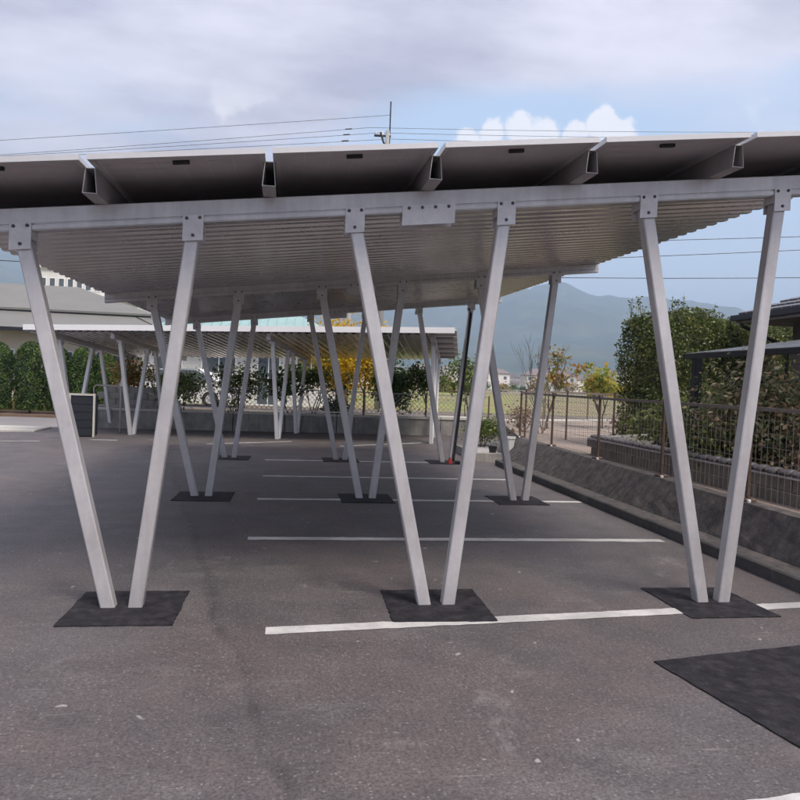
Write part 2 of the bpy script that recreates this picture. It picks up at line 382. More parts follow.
def leaves_mesh(name, pts, size, mt, nrm=None, aspect=.5, jit=.9, rs=None):
    """one diamond leaf per point"""
    r = rs or rng; n = len(pts); pts = np.asarray(pts, float)
    d = r.normal(size=(n, 3))
    if nrm is not None: d = d * jit + nrm
    d /= np.linalg.norm(d, axis=1)[:, None] + 1e-9
    t = r.normal(size=(n, 3)); t -= d * (t * d).sum(1)[:, None]; t /= np.linalg.norm(t, axis=1)[:, None] + 1e-9
    b = np.cross(d, t); sz = (size * r.uniform(.6, 1.35, n))[:, None]
    v = np.stack([pts - t * sz * .5, pts + b * sz * aspect * .5 + d * sz * .08, pts + t * sz * .5, pts - b * sz * aspect * .5 + d * sz * .08], 1).reshape(-1, 3)
    me = bpy.data.meshes.new(name); me.vertices.add(4 * n); me.vertices.foreach_set('co', v.astype(np.float32).ravel())
    me.loops.add(4 * n); me.loops.foreach_set('vertex_index', np.arange(4 * n, dtype=np.int32))
    me.polygons.add(n); me.polygons.foreach_set('loop_start', np.arange(0, 4 * n, 4, dtype=np.int32)); me.polygons.foreach_set('loop_total', np.full(n, 4, np.int32))
    me.materials.append(MATS[mt]); me.update(); me.validate()
    return me

# ------------------------------------------------------------------ the ground
def sheet(name, poly, z, mt, parent=None):
    b = MB(); b.add([(x, y, z) for x, y in poly], [tuple(range(len(poly)))]); return b.build(name, mt, parent)
tag(sheet('ground', [(-9000, -6000), (9000, -6000), (9000, 9000), (-9000, 9000)], -.75, 'far_land'), kind='structure')
b = MB(); xs = np.arange(-40, 4.48, 1.0).tolist() + [4.47]; ys = np.arange(-14, 24.6, .75).tolist()
b.v = [(x, y, g(x, y)) for y in ys for x in xs]; nx = len(xs)
b.f = [(j * nx + i, j * nx + i + 1, (j + 1) * nx + i + 1, (j + 1) * nx + i) for j in range(len(ys) - 1) for i in range(nx - 1)]
lot = tag(b.build('parking_lot', asph), kind='structure')
b = MB(); xs2 = [4.47, 5.2, 6.3, 7.4]; ys2 = np.arange(14.8, 24, .75).tolist()
b.v = [(x, y, g(x, y)) for y in ys2 for x in xs2]
b.f = [(j * 4 + i, j * 4 + i + 1, (j + 1) * 4 + i + 1, (j + 1) * 4 + i) for j in range(len(ys2) - 1) for i in range(3)]
b.build('paving_strip', asph, lot)

def strip(name, mt, pts_a, pts_b, z=.004, seed=0, rough=.006, n=60):
    """flat strip between two polylines with slightly uneven edges"""
    r = np.random.default_rng(seed); b = MB()
    for k in range(n + 1):
        t = k / n
        a = Vector(pts_a[0]).lerp(Vector(pts_a[1]), t); c = Vector(pts_b[0]).lerp(Vector(pts_b[1]), t)
        d = (a - c).normalized()
        a = a + d * r.normal() * rough; c = c + d * r.normal() * rough
        b.v += [(a.x, a.y, z), (c.x, c.y, z)]
    b.f = [(2 * k, 2 * k + 1, 2 * k + 3, 2 * k + 2) for k in range(n)]
    return b.build(name, mt, lot)
def stall_line(x0, y0, x1, y1, w=.13, seed=0):
    strip('stall_line', 'line_paint', ((x0, y0 + w / 2), (x1, y1 + w / 2)), ((x0, y0 - w / 2), (x1, y1 - w / 2)), .004, seed, .004)
for k, ln in enumerate(((-.10, 2.48, 4.35, 2.91), (-.08, 4.91, 4.35, 5.36), (-.34, 7.76, 4.31, 7.74), (-.34, 10.28, 4.43, 10.38), (-.34, 12.70, 4.05, 12.76), (-.37, 15.18, 3.9, 15.35))):
    stall_line(*ln, w=.14, seed=k)
def patch(poly, seed):
    """asphalt repair patch with ragged edges, a little proud of the paving"""
    r = np.random.default_rng(seed); b = MB(); ring = []
    for i in range(len(poly)):
        a, c = Vector(poly[i]), Vector(poly[(i + 1) % len(poly)]); n = max(6, int((c - a).length / .045))
        for k in range(n):
            p = a.lerp(c, k / n); ring.append((p.x + r.normal() * .003, p.y + r.normal() * .003))
    n = len(ring); b.v = [(x, y, .009) for x, y in ring] + [(x + (x - poly[0][0]) * 0, y, -.01) for x, y in ring]
    b.f = [tuple(range(n))] + [(i, (i + 1) % n, n + (i + 1) % n, n + i) for i in range(n)]
    return b.build('asphalt_patch', 'new_asphalt', lot)
VX = [-1.108, 1.195, 3.495]; ROWS = [5.47, 10.47, 15.47]
for j, y in enumerate(ROWS):
    for i, x in enumerate((-1.075, 1.19, 3.45)):
        s_ = random.uniform(-.02, .02)
        patch([(x - .375 + s_, y - .42), (x + .375, y - .42 + s_), (x + .375 - s_, y + .37), (x - .375, y + .37 + s_)], 10 * j + i)
patch([(2.34, 4.24), (2.52, 3.10), (2.62, 2.4), (4.44, 2.7), (4.44, 4.62)], 99)
for q, (x0, y0, x1, y1) in enumerate(((-1.9, 18.6, .2, 19.6), (1.4, 18.4, 3.7, 19.5), (-6.8, 18.9, -5.9, 18.95), (-4.9, 19.6, -4.2, 19.5))):
    o = strip('stall_line', 'line_paint', ((x0, y0 + .08), (x1, y1 + .08)), ((x0, y0 - .06), (x1, y1 - .06)), 0, 40 + q)
    for v in o.data.vertices: v.co.z = g(v.co.x, v.co.y) + .008

# road beyond the lot and its pale edge
road = tag(sheet('road', [(-60, 24.5), (-5.6, 24.2), (-5.6, 31.5), (-60, 31.5)], -.26, 'road_asphalt'), kind='structure')
b = MB()
for k in range(22):
    x = -7.0 - k * 1.5; b.bevbox(x - 1.49, x, 22.0, 23.6, -.35, g(x, 23) + .055, .02)
tag(b.build('pavement_strip', 'concrete_pale'), kind='structure')
strip_pts = [(-60, 27.4), (-6, 27.0)]
b = MB(); b.add([(-60, 26.2, -.255), (-6, 26.0, -.255), (-6, 26.15, -.255), (-60, 26.35, -.255)], [(0, 1, 2, 3)]); b.build('road_line', 'line_paint', road)

# raised land behind the walls
def land(name, poly, z, mt, z0=-.8):
    b = MB(); n = len(poly); b.v = [(x, y, z) for x, y in poly] + [(x, y, z0) for x, y in poly]
    b.f = [tuple(range(n))] + [(i, (i + 1) % n, n + (i + 1) % n, n + i) for i in range(n)]
    return tag(b.build(name, mt), kind='structure')
WX = lambda x: 23.06 - .157 * x             # line of the far retaining wall
land('planting_bed', [(-5.5, WX(-5.5) + .2), (6.4, WX(6.4) + .2), (7.3, 24.3), (16, 28.8), (30, 31), (-5.5, 31)], .50, 'soil')
land('garden_ground', [(5.18, -14), (5.18, 6), (5.52, 16.6), (7.3, 24.3), (16, 28.8), (40, 36), (40, -14)], .495, 'sand')
land('hedge_bank', [(-60, 31.4), (-5.5, 31.0), (-5.5, 34), (-60, 34)], -.17, 'orange_soil')
tag(sheet('ploughed_field', [(-60, 120), (300, 120), (330, 420), (-60, 420)], .34, 'tan_field'), kind='structure')
land('field', [(-5.5, 31), (40, 36), (300, 60), (300, 520), (-200, 520), (-200, 34), (-5.5, 34)], .30, 'field_grass')

# ------------------------------------------------------------------ carports
import bmesh
def bolt_mesh():
    b = MB(); n = 6
    for r, y0, y1 in ((.0135, 0, -.003), (.0095, -.003, -.011)):
        b.add([(r * math.cos(math.pi / 3 * i), y, r * math.sin(math.pi / 3 * i)) for y in (y0, y1) for i in range(n)],
              [tuple(range(n)), tuple(range(2 * n - 1, n - 1, -1))] + [(i, (i + 1) % n, n + (i + 1) % n, n + i) for i in range(n)])
    return b.mesh('bolt', 'bolt_steel')
BOLT = bolt_mesh()
def carport(label, loc, rz, ub, ulo, uhi, frames, zb, s, by, half, coff, vdeck, vrail, vpan, rails, rows, bolts=True, fascia=None, joint=None, basez=None, group=None, rh=.168, caps='white_paint', legmat='galvanised'):
    """u runs along the beams (the roof slope), v across the frames; zb = underside of the beam at u=v=0"""
    R = thing('solar_carport', label, 'carport', loc, rz, group)
    BH = .160; ZB = lambda u, v: zb + s * u + by * v; ZT = lambda u, v: ZB(u, v) + BH
    bw = .10
    for v in frames:
        b = MB()
        P = lambda u, dv, dz: (u, v + dv, ZB(u, v) + dz)
        prof = [(-.050, .0), (-.050, .006), (-.060, .006), (-.060, .036), (-.050, .038), (-.045, .042), (-.045, .048), (-.050, .052), (-.050, .155), (-.046, .160), (.046, .160), (.050, .155), (.050, .038), (.060, .036), (.060, .006), (.050, .006), (.050, 0)]
        b.prism(prof, lambda p, u: P(u, p[0], p[1]), ulo, uhi)
        bm = b.build('beam', 'galvanised', R)
        e = MB(); e.box(-.004, .0, v - .053, v + .053, 0, .157); 
        for u_ in (ulo, uhi):
            q = MB(); q.box(u_ - (.006 if u_ == ulo else 0), u_ + (.006 if u_ == uhi else 0), v - .054, v + .054, ZB(u_, v) - .002, ZB(u_, v) + .161); q.build('end_cap', caps, bm)
        if joint is not None:
            q = MB(); sl = s
            pts = [(joint - .20, -.095), (joint + .20, -.095), (joint + .20, .052), (joint - .20, .052)]
            for sd in (-1, 1):
                q.prism(pts, lambda p, t: (p[0], v + t, ZB(p[0], v) + p[1]), sd * .0605, sd * .0685)
            sp_ = q.build('splice_plate', 'galvanised_plate', bm)
            for du in (-.15, -.05, .05, .15):
                o = link('bolt', BOLT, bm, (joint + du, v - .0685, ZB(joint + du, v) + .032))
        for x in ub:
            for sd in (-1, 1):
                ut = x + coff + sd * half; zt = ZB(ut, v) - .01
                bz = basez(x, v) if basez else 0.0
                p0 = Vector((x + sd * .088, v, bz - .03)); p1 = Vector((ut, v, zt - .02))
                b = MB(); d = (p1 - p0).normalized(); a = Vector((d.z, 0, -d.x)); w = .049; c_ = .008; n_ = Vector((0, 1, 0))
                sec = [(-w, -w + c_), (-w, w - c_), (-w + c_, w), (w - c_, w), (w, w - c_), (w, -w + c_), (w - c_, -w), (-w + c_, -w)]
                b.prism(sec, lambda p, t: p0 + d * t + a * p[0] + n_ * p[1], 0, (p1 - p0).length)
                leg = b.build('leg', legmat, R)
                q = MB(); hw = .071
                for y0, y1 in ((-.070, -.061), (.061, .070)):
                    q.prism([(-hw, -.128), (hw, -.128), (hw, .052), (-hw, .052)], lambda p, t: (ut + p[0], v + t, ZB(ut + p[0], v) + p[1]), y0, y1)
                q.prism([(-hw, -.06), (-hw + .006, -.06), (-hw + .006, -.001), (-hw, -.001)], lambda p, t: (ut + p[0], v + t, ZB(ut + p[0], v) + p[1]), -.061, .061)
                q.prism([(hw - .006, -.06), (hw, -.06), (hw, -.001), (hw - .006, -.001)], lambda p, t: (ut + p[0], v + t, ZB(ut + p[0], v) + p[1]), -.061, .061)
                q.build('bracket', 'galvanised_plate', leg)
                if bolts:
                    for du, dz in ((-.045, .033), (.045, .033), (0, -.09)):
                        link('bolt', BOLT, leg, (ut + du, v - .070, ZB(ut + du, v) + dz))
    # folded-plate deck: ribs run along the slope
    b = MB(); pitch = .20; h = .034; v = vdeck[0]; prof = []
    while v < vdeck[1] - .01:
        prof += [(v, -.048), (v + .075, -.048), (v + .094, -.048 + h), (v + .181, -.048 + h)]; v += pitch
    prof.append((v, -.048))
    u0, u1 = (ulo + .02 if fascia is None else .03), uhi - .02
    n = len(prof)
    for (pv, pz) in prof:
        for u in (u0, u1):
            b.v += [(u, pv, ZT(u, pv) + pz), (u, pv, ZT(u, pv) + pz + .003)]
    for i in range(n - 1):
        a, c = 4 * i, 4 * i + 4
        b.f += [(a, c, c + 2, a + 2), (a + 1, a + 3, c + 3, c + 1), (a, a + 1, c + 1, c), (a + 2, c + 2, c + 3, a + 3)]
    b.f += [(0, 2, 3, 1), (4 * n - 4, 4 * n - 3, 4 * n - 1, 4 * n - 2)]
    b.build('roof_deck', 'deck_steel', R)
    # rails across the beams, a panel in every bay
    RH = rh
    for u in rails:
        b = MB(); wb, wt, t = .047, .032, .005
        outer = [(-wb, 0), (wb, 0), (wt, RH - t), (wt + .012, RH - t), (wt + .012, RH), (-wt - .012, RH), (-wt - .012, RH - t), (-wt, RH - t)]
        inner = [(-wb + t, t), (wb - t, t), (wt - t, RH - 2 * t), (wt - t, RH - t), (wt - t, RH - t), (-wt + t, RH - t), (-wt + t, RH - t), (-wt + t, RH - 2 * t)]
        Q = lambda p, v: (u + p[0], v, ZT(u, v) + .002 + p[1])
        b.v = [Q(p, v) for pr_, vs_ in ((outer, vrail), (inner, (vrail[0], vrail[0] + .9))) for v in vs_ for p in pr_]
        for i in range(8):
            j = (i + 1) % 8
            b.f += [(i, j, 8 + j, 8 + i), (16 + j, 16 + i, 24 + i, 24 + j), (j, i, 16 + i, 16 + j)]
        b.f += [tuple(range(8, 16)), tuple(range(31, 23, -1))]
        b.build('roof_rail', 'rail_steel', R)
    pw = rails[1] - rails[0] - .042; pl = (vpan[1] - vpan[0]) / rows - .012
    fr = MB()
    th = .036
    for (x0, x1, y0, y1) in ((-pw / 2, pw / 2, 0, .028), (-pw / 2, pw / 2, pl - .028, pl), (-pw / 2, -pw / 2 + .028, .028, pl - .028), (pw / 2 - .028, pw / 2, .028, pl - .028)):
        fr.box(x0, x1, y0, y1, 0, th)
    FR = fr.mesh('panel_frame', 'alu_frame')
    lm = MB(); nc, nr = 6, 10
    lm.box(-pw / 2 + .028, pw / 2 - .028, .028, pl - .028, .022, .030)
    LM = lm.mesh('laminate', 'cell_back')
    LM.materials.append(MATS['cell_glass'])
    for p in LM.polygons:
        if p.normal.z > .9: p.material_index = 1
    ce = MB(); cw, cl = (pw - .09) / nc, (pl - .09) / nr
    for i in range(nc):
        for j in range(nr):
            x0 = -pw / 2 + .045 + i * cw; y0 = .045 + j * cl
            ce.add([(x0 + .004, y0 + .004, .0205), (x0 + cw - .004, y0 + .004, .0205), (x0 + cw - .004, y0 + cl - .004, .0205), (x0 + .004, y0 + cl - .004, .0205)], [(3, 2, 1, 0)])
    CE = ce.mesh('solar_cells', 'cell_dark'); 
    jb = MB(); jb.box(-.055, .055, .16, .19, -.002, .0205); JB = jb.mesh('junction_box', 'dark_plastic')
    su = math.atan(s); sv_ = math.atan(by)
    for i in range(len(rails) - 1):
        um = (rails[i] + rails[i + 1]) / 2
        for j in range(rows):
            v = vpan[0] + j * (pl + .012)
            o = link('solar_panel', FR, R, (um, v, ZT(um, v) + .002 + RH + .002), (sv_, -su, 0))
            link('laminate', LM, o); link('solar_cells', CE, o); link('junction_box', JB, o)
    if fascia is not None:
        uf, v0, v1 = fascia
        b = MB(); b.prism([(0, .02), (.03, .02), (.03, .165), (0, .165)], lambda p, v: (uf + p[0] - .03, v, ZT(uf, v) + p[1] - .02), v0, v1)
        b.build('fascia', 'white_paint', R)
    return R

main = carport('large silver steel solar carport on V-shaped legs spanning the marked parking bays', (0, 0, 0), 0,
    VX, -2.46, 4.56, ROWS, 2.62 + .1195 * 2 - .011 * 5.47, .1195, .011, .575, -.16,
    (5.535, 15.95), (5.10, 16.05), (4.92, 16.2), [-1.32 + 1.157 * k for k in range(-1, 6)], 7, True, None, 1.01)
main.children[0].name  # first part is a beam
# cable conduit down one far leg of the near carport
x = VX[2]
b = MB(); p1 = Vector((x - .16 + .575 - .02, 15.40, 3.24)); p0 = Vector((x + .14, 15.385, .12))
b.tube([p1 + Vector((-.05, -.02, .10)), p1, p1.lerp(p0, .5) + Vector((.012, 0, 0)), p0, p0 + Vector((-.01, -.03, -.08))], .024, 8)
b.build('cable_conduit', 'cable_black', main, smooth=True)
TH = rad(14)
O2 = (-.27, 18.87)
uax = (math.sin(TH), math.cos(TH)); vax = (-math.cos(TH), math.sin(TH))
def bz2(u, v): return g(O2[0] + uax[0] * u + vax[0] * v, O2[1] + uax[1] * u + vax[1] * v)
back = carport('smaller carport with a bright white fascia in front of the far concrete wall', (O2[0], O2[1], 0), math.pi / 2 - TH,
    [1.60, 3.85], .30, 5.35, [-3.95, .30, 4.50, 6.20], 2.70, -.085, -.024, .86, .0,
    (-4.0, 6.72), (-4.45, 6.75), (-4.55, 6.8), [.10, 1.12, 2.14, 3.16, 4.18, 5.20], 7, False, (.02, -4.50, 6.80), None, bz2, None, .075, 'galvanised', 'white_paint')

# ------------------------------------------------------------------ right-hand edge: kerb, sloped wall, fence
kerb = tag(bpy.data.objects.new('kerb', None), kind='structure'); C.objects.link(kerb)
b = MB(); b.prism([(0, -.1), (.10, -.1), (.10, .135), (.085, .15), (.015, .15), (0, .135)], lambda p, t: (p[0], t, p[1]), 0, .592)
KS = b.mesh('kerb_stone', 'kerb_concrete')
for k in range(46): link('kerb_stone', KS, kerb, (4.47 + .004 * math.sin(k * 1.7), -12.5 + k * .6, -.03 + .003 * math.sin(k * 2.3)))
b = MB(); b.prism([(4.565, -.2), (4.565, .10), (4.80, .105), (4.80, -.2)], lambda p, t: (p[0], t, p[1]), -14, 14.9); b.build('gutter_ledge', 'slope_concrete', kerb)
FX = lambda y: 4.85 + .037 * y              # fence and wall-top line
rw = thing('retaining_wall', 'dark weathered sloping concrete wall below the brown wire fence', 'wall', (4.8, 6, 0))
ys_ = [-14, -11.2, -8.4, -5.6, -2.8, 0, 2.6, 5.1, 7.66, 10.3, 13.0, 15.0, 16.75]
for k in range(len(ys_) - 1):
    y0, y1 = ys_[k] + .008, ys_[k + 1] - .008; b = MB(); n = 10; mm = 6
    for i in range(n + 1):
        y = y0 + (y1 - y0) * i / n
        for j in range(mm + 1):
            t = j / mm; xt = FX(y) - .10
            x = 4.79 + (xt - 4.79) * t + random.uniform(-.006, .006) * (0 < t < 1)
            b.v.append((x - 4.8, y - 6, .06 + .46 * t + random.uniform(-.004, .004) * (0 < t < 1)))
        b.v += [(FX(y) + .10 - 4.8, y - 6, .52), (FX(y) + .10 - 4.8, y - 6, .0), (4.79 - 4.8, y - 6, .0)]
    w = mm + 4
    for i in range(n):
        for j in range(w): b.f.append((i * w + j, i * w + (j + 1) % w, (i + 1) * w + (j + 1) % w, (i + 1) * w + j))
    b.f += [tuple(range(w)), tuple(n * w + j for j in range(w - 1, -1, -1))]
    b.build('wall_panel', 'slope_concrete', rw)

def wire_fence(label, pts, zbase, zrail, caps=True, hstep=.145, vstep=.10, feet=True):
    R = thing('wire_fence', label, 'fence', (pts[0][0], pts[0][1], zbase)); o = Vector((pts[0][0], pts[0][1], zbase)); h = zrail - zbase
    wire = MB()
    for (x, y) in pts:
        q = MB(); lx, ly = x - o.x, y - o.y
        q.tube([(lx, ly, -.02), (lx, ly, h + .02)], .024, 8); po = q.build('post', 'brown_steel', R, smooth=False)
        q = MB(); q.tube([(lx, ly, h + .02), (lx, ly, h + .045), (lx, ly, h + .055)], .036, 10, .030); q.build('post_cap', 'brown_steel', po)
        if feet:
            q = MB(); q.bevbox(lx - .07, lx + .07, ly - .07, ly + .07, .0, .035, .01); q.build('foot_plate', 'brown_steel', po)
            q = MB(); q.bevbox(lx - .055, lx - .02, ly - .10, ly - .05, .0, .03, .006); q.build('foot_bolt', 'white_paint', po)
    for a, c in zip(pts[:-1], pts[1:]):
        A = Vector((a[0], a[1], zbase)) - o; B = Vector((c[0], c[1], zbase)) - o; Lh = (B - A).length
        q = MB(); q.bar(A + Vector((0, 0, h)), B + Vector((0, 0, h)), .036, .040); q.build('top_rail', 'brown_wire', R)
        z = .05
        while z < h - .06:
            wire.bar(A + Vector((0, 0, z)), B + Vector((0, 0, z)), .0048, .0048); z += hstep
        n = int(Lh / vstep)
        for k in range(1, n):
            p = A.lerp(B, k / n); wire.bar(p + Vector((.004, 0, .03)), p + Vector((.004, 0, h - .02)), .0024, .0024)
    tag(wire.build('wire_mesh', 'brown_wire', R), kind='stuff')
    return R
fy = [-1.8, .45, 2.7, 4.95, 7.42, 9.45, 11.75, 14.18, 16.48]
wire_fence('brown wire mesh fence with round posts along the top of the sloping wall', [(FX(y), y) for y in fy], .52, 1.555)
wire_fence('brown wire mesh fence across the bare ground, meeting the fence on the sloping wall', [(5.60, 16.55), (6.50, 16.25), (7.62, 16.15), (8.8, 16.1)], .495, 1.60, feet=False)

# garden wall of blocks under a tile ridge
gw = thing('garden_wall', 'low brown block garden wall capped with dark ridge tiles, behind the wire fence', 'wall', (5.62, 7, .495))
b = MB(); b.bevbox(-.05, .05, 0, .392, 0, .145, .006); BK = b.mesh('block', 'block_wall')
NB = 24
for r_ in range(2):
    for k in range(NB):
        link('block', BK, gw, (.004 * math.sin(k * 3 + r_), -3.9 + k * .4 + (.2 if r_ else 0), .0 + r_ * .149))
b = MB(); n = 8
for t, rr in ((0, .070), (.05, .074), (.19, .048), (.235, .044)):
    for i in range(n + 1):
        a = math.pi * i / n; b.v.append((rr * 1.35 * math.cos(a), t, rr * math.sin(a)))
for k in range(3):
    for i in range(n): b.f.append((k * (n + 1) + i, k * (n + 1) + i + 1, (k + 1) * (n + 1) + i + 1, (k + 1) * (n + 1) + i))
for k in range(4): pass
b.f += [tuple(range(n + 1)), tuple(3 * (n + 1) + i for i in range(n, -1, -1))] + [(k * (n + 1), (k + 1) * (n + 1), (k + 1) * (n + 1) + n, k * (n + 1) + n) for k in range(3)]
RT = b.mesh('ridge_tile', 'kawara', True)
b = MB(); b.prism([(-.12, 0), (.12, 0), (.10, .016), (-.10, .022)], lambda p, t: (p[0], t, p[1]), 0, .228); FT = b.mesh('eave_tile', 'kawara')
for k in range(41):
    link('ridge_tile', RT, gw, (0, -3.9 + k * .235, .322), (.05, 0, 0)); link('eave_tile', FT, gw, (0, -3.9 + k * .235, .297))
b = MB(); b.prism([(5.68, 12.5), (5.9, 12.4), (8.3, 14.1), (8.1, 14.3)], lambda p, t: (p[0], p[1], t), .5, .86); tag(b.build('garden_edging', 'concrete'), 'pale concrete edging of the raised bed in front of the tall hedge', 'edging')
land('raised_bed', [(5.70, 12.4), (8.1, 14.05), (12, 14.05), (12, 4), (5.70, 4)], .70, 'dark_soil', .5)

# ------------------------------------------------------------------ plants
def hedge_points(n, x0, x1, y0, y1, z0, z1, seed, shell=.16, lump=.10):
    r = np.random.default_rng(seed)
    fx, fy_, fz = x1 - x0, y1 - y0, z1 - z0
    areas = np.array([fx * fz, fx * fz, fy_ * fz, fy_ * fz, fx * fy_ * 1.3]); pr = areas / areas.sum()
    face = r.choice(5, n, p=pr); u, v = r.random(n), r.random(n); dep = r.random(n) ** 1.6 * shell * 2 - shell * .7
    P = np.zeros((n, 3)); Nn = np.zeros((n, 3))
    for k, (ax, sg) in enumerate(((1, -1), (1, 1), (0, -1), (0, 1), (2, 1))):
        i = face == k
        if ax == 1: P[i] = np.c_[x0 + u[i] * fx, np.where(sg < 0, y0, y1) - sg * dep[i], z0 + v[i] * fz]
        if ax == 0: P[i] = np.c_[np.where(sg < 0, x0, x1) - sg * dep[i], y0 + u[i] * fy_, z0 + v[i] * fz]
        if ax == 2: P[i] = np.c_[x0 + u[i] * fx, y0 + v[i] * fy_, z1 - dep[i]]
        Nn[i, ax] = sg
    ph = r.uniform(0, 6, 6)
    l_ = lump * (np.sin(P[:, 0] * 3.1 + ph[0]) * np.sin(P[:, 2] * 3.7 + ph[1]) + .7 * np.sin(P[:, 0] * 7.3 + P[:, 1] * 5 + ph[2]) * np.sin(P[:, 2] * 6.1 + ph[3]) + .6 * np.sin(P[:, 1] * 4 + ph[4]))
    P += Nn * l_[:, None]
    return P, Nn
def hedge(name, label, cat, x0, x1, y0, y1, z0, z1, n, size, mt, seed, shoots=0, rz=0):
    R = thing(name, label, cat, (x0, y0, z0), rz); o = np.array([x0, y0, z0])
    P, Nn = hedge_points(n, x0, x1, y0, y1, z0, z1, seed)
    r = np.random.default_rng(seed + 1); ex = []; en = []
    st = MB()
    for k in range(shoots):                      # upright shoots above the clipped top
        bx_, by_ = r.uniform(x0, x1), r.uniform(y0, y1); hh = abs(r.normal()) * .22 + .06; lean = r.normal(size=2) * .15
        st.tube([(bx_ - o[0], by_ - o[1], z1 - .1 - z0), (bx_ + lean[0] * hh - o[0], by_ + lean[1] * hh - o[1], z1 + hh - z0)], .006, 4, .002)
        for q in range(int(10 + hh * 40)):
            t = r.random(); ex.append((bx_ + lean[0] * hh * t + r.normal() * .035, by_ + lean[1] * hh * t + r.normal() * .035, z1 - .05 + hh * t * 1.05)); en.append((r.normal() * .4, r.normal() * .4, .5))
    if ex: P = np.vstack([P, ex]); Nn = np.vstack([Nn, en])
    link('foliage', leaves_mesh('foliage', P - o, size, mt, Nn, .5, .8, r), R)
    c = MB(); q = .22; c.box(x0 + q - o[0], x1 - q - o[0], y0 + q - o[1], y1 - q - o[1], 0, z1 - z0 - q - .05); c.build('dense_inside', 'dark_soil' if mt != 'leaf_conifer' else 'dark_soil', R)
    if shoots: tag(st.build('shoots', 'twig', R), kind='stuff')
    return R
hedge('tall_hedge', 'tall dense dark green clipped hedge rising above the tiled garden wall', 'hedge', 7.35, 14.0, 13.2, 14.4, .50, 3.17, 85000, .064, 'leaf_hedge', 3, 220, rad(27))

def branchy(b, p, d, L_, r, depth, rs, tips, spread=.6, shrink=.7, n=(2, 3)):
    q = p + d * L_; mid = p.lerp(q, .5) + Vector(rs.normal(size=3)) * L_ * .05
    b.tube([p, mid, q], r, 5, r * .65); tips.append((q, depth)); tips.append((mid, depth))
    if depth == 0: return
    for k in range(rs.integers(n[0], n[1] + 1)):
        dd = (d + Vector(rs.normal(size=3)) * spread * .6 + Vector((0, 0, .15))).normalized()
        branchy(b, p.lerp(q, rs.uniform(.55, 1.0)), dd, L_ * shrink * rs.uniform(.75, 1.15), r * .6, depth - 1, rs, tips, spread, shrink, n)
def tree(name, label, cat, loc, height, mt, seed, leaves=900, size=.12, cl=.30, depth=3, spread=.6, trunk_h=.32, r=.04, stems=1, group=None, mindepth=2, splay=.25, nb=(2, 3), shrink=.7, crown=None):
    rs = np.random.default_rng(seed); R = thing(name, label, cat, loc, 0, group); b = MB(); tips = []
    for k in range(stems):
        d = Vector((rs.normal() * splay * (stems > 1) + rs.normal() * .05, rs.normal() * splay * (stems > 1) + rs.normal() * .05, 1)).normalized()
        branchy(b, Vector((rs.normal() * .05 * (stems > 1), rs.normal() * .05 * (stems > 1), -.05)), d, height * trunk_h, r, depth, rs, tips, spread, shrink, nb)
    b.build('trunk' if stems == 1 else 'stems', 'bark', R)
    if leaves:
        cs = [t for t in tips if t[1] < mindepth]
        w = rs.random(len(cs)) ** 1.5 + .05; w /= w.sum(); idx = rs.choice(len(cs), leaves, p=w)
        P = np.array([cs[i][0][:] for i in idx]) + rs.normal(size=(leaves, 3)) * cl * np.array([1, 1, .8]) * .55
        if crown:                                  # leaf clumps spread through an uneven ellipsoid
            cz, rx_, rz_, nc_ = crown; cc = rs.normal(size=(nc_, 3)); cc /= np.linalg.norm(cc, axis=1)[:, None]
            cc *= (rs.random(nc_) ** .4)[:, None] * np.array([rx_, rx_, rz_]); cc[:, 2] += cz
            P = cc[rs.integers(0, nc_, leaves)] + rs.normal(size=(leaves, 3)) * cl * .5
        P[:, 2] = np.maximum(P[:, 2], .05)
        ctr = np.array([0, 0, height * .5]); Nn = P - ctr; Nn /= np.linalg.norm(Nn, axis=1)[:, None] + 1e-6; Nn[:, 2] += .4
        link('crown', leaves_mesh('crown', P, size, mt, Nn, .55, .8, rs), R)
    return R
# photinia and other shrubs by the dark shelter
tree('photinia_shrub', 'round shrub with pale and reddish young leaves beside the dark shelter post', 'shrub', (6.45, 9.1, .69), 1.45, 'leaf_photinia', 21, 7000, .075, .42, 3, .8, .36, .022, 7, splay=.6, crown=(.72, .62, .52, 40))
tree('photinia_shrub', 'reddish leaved shrub against the brown house wall', 'shrub', (7.6, 9.2, .69), 1.3, 'leaf_photinia', 22, 4200, .085, .40, 3, .8, .36, .022, 6, splay=.5)
tree('evergreen_shrub', 'low dark green shrub just behind the tiled garden wall', 'shrub', (6.15, 9.4, .69), .75, 'leaf_hedge', 23, 2600, .075, .34, 3, .8, .36, .016, 6, splay=.6)
tree('evergreen_shrub', 'dark green shrub between the tall hedge and the tiled garden wall', 'shrub', (6.55, 11.4, .69), 1.1, 'leaf_hedge', 24, 3200, .085, .42, 3, .8, .36, .018, 6, splay=.6)
tree('dry_shrub', 'dry pale twiggy shrub behind the wire fence close to the house', 'shrub', (6.15, 7.6, .69), .55, 'leaf_dry', 25, 500, .06, .25, 3, .8, .36, .010, 6, splay=.6)
tree('evergreen_shrub', 'bushy dark green shrub under the dark shelter roof', 'shrub', (7.4, 10.4, .69), 1.4, 'leaf_hedge', 26, 3600, .09, .5, 3, .8, .36, .018, 6, splay=.6)

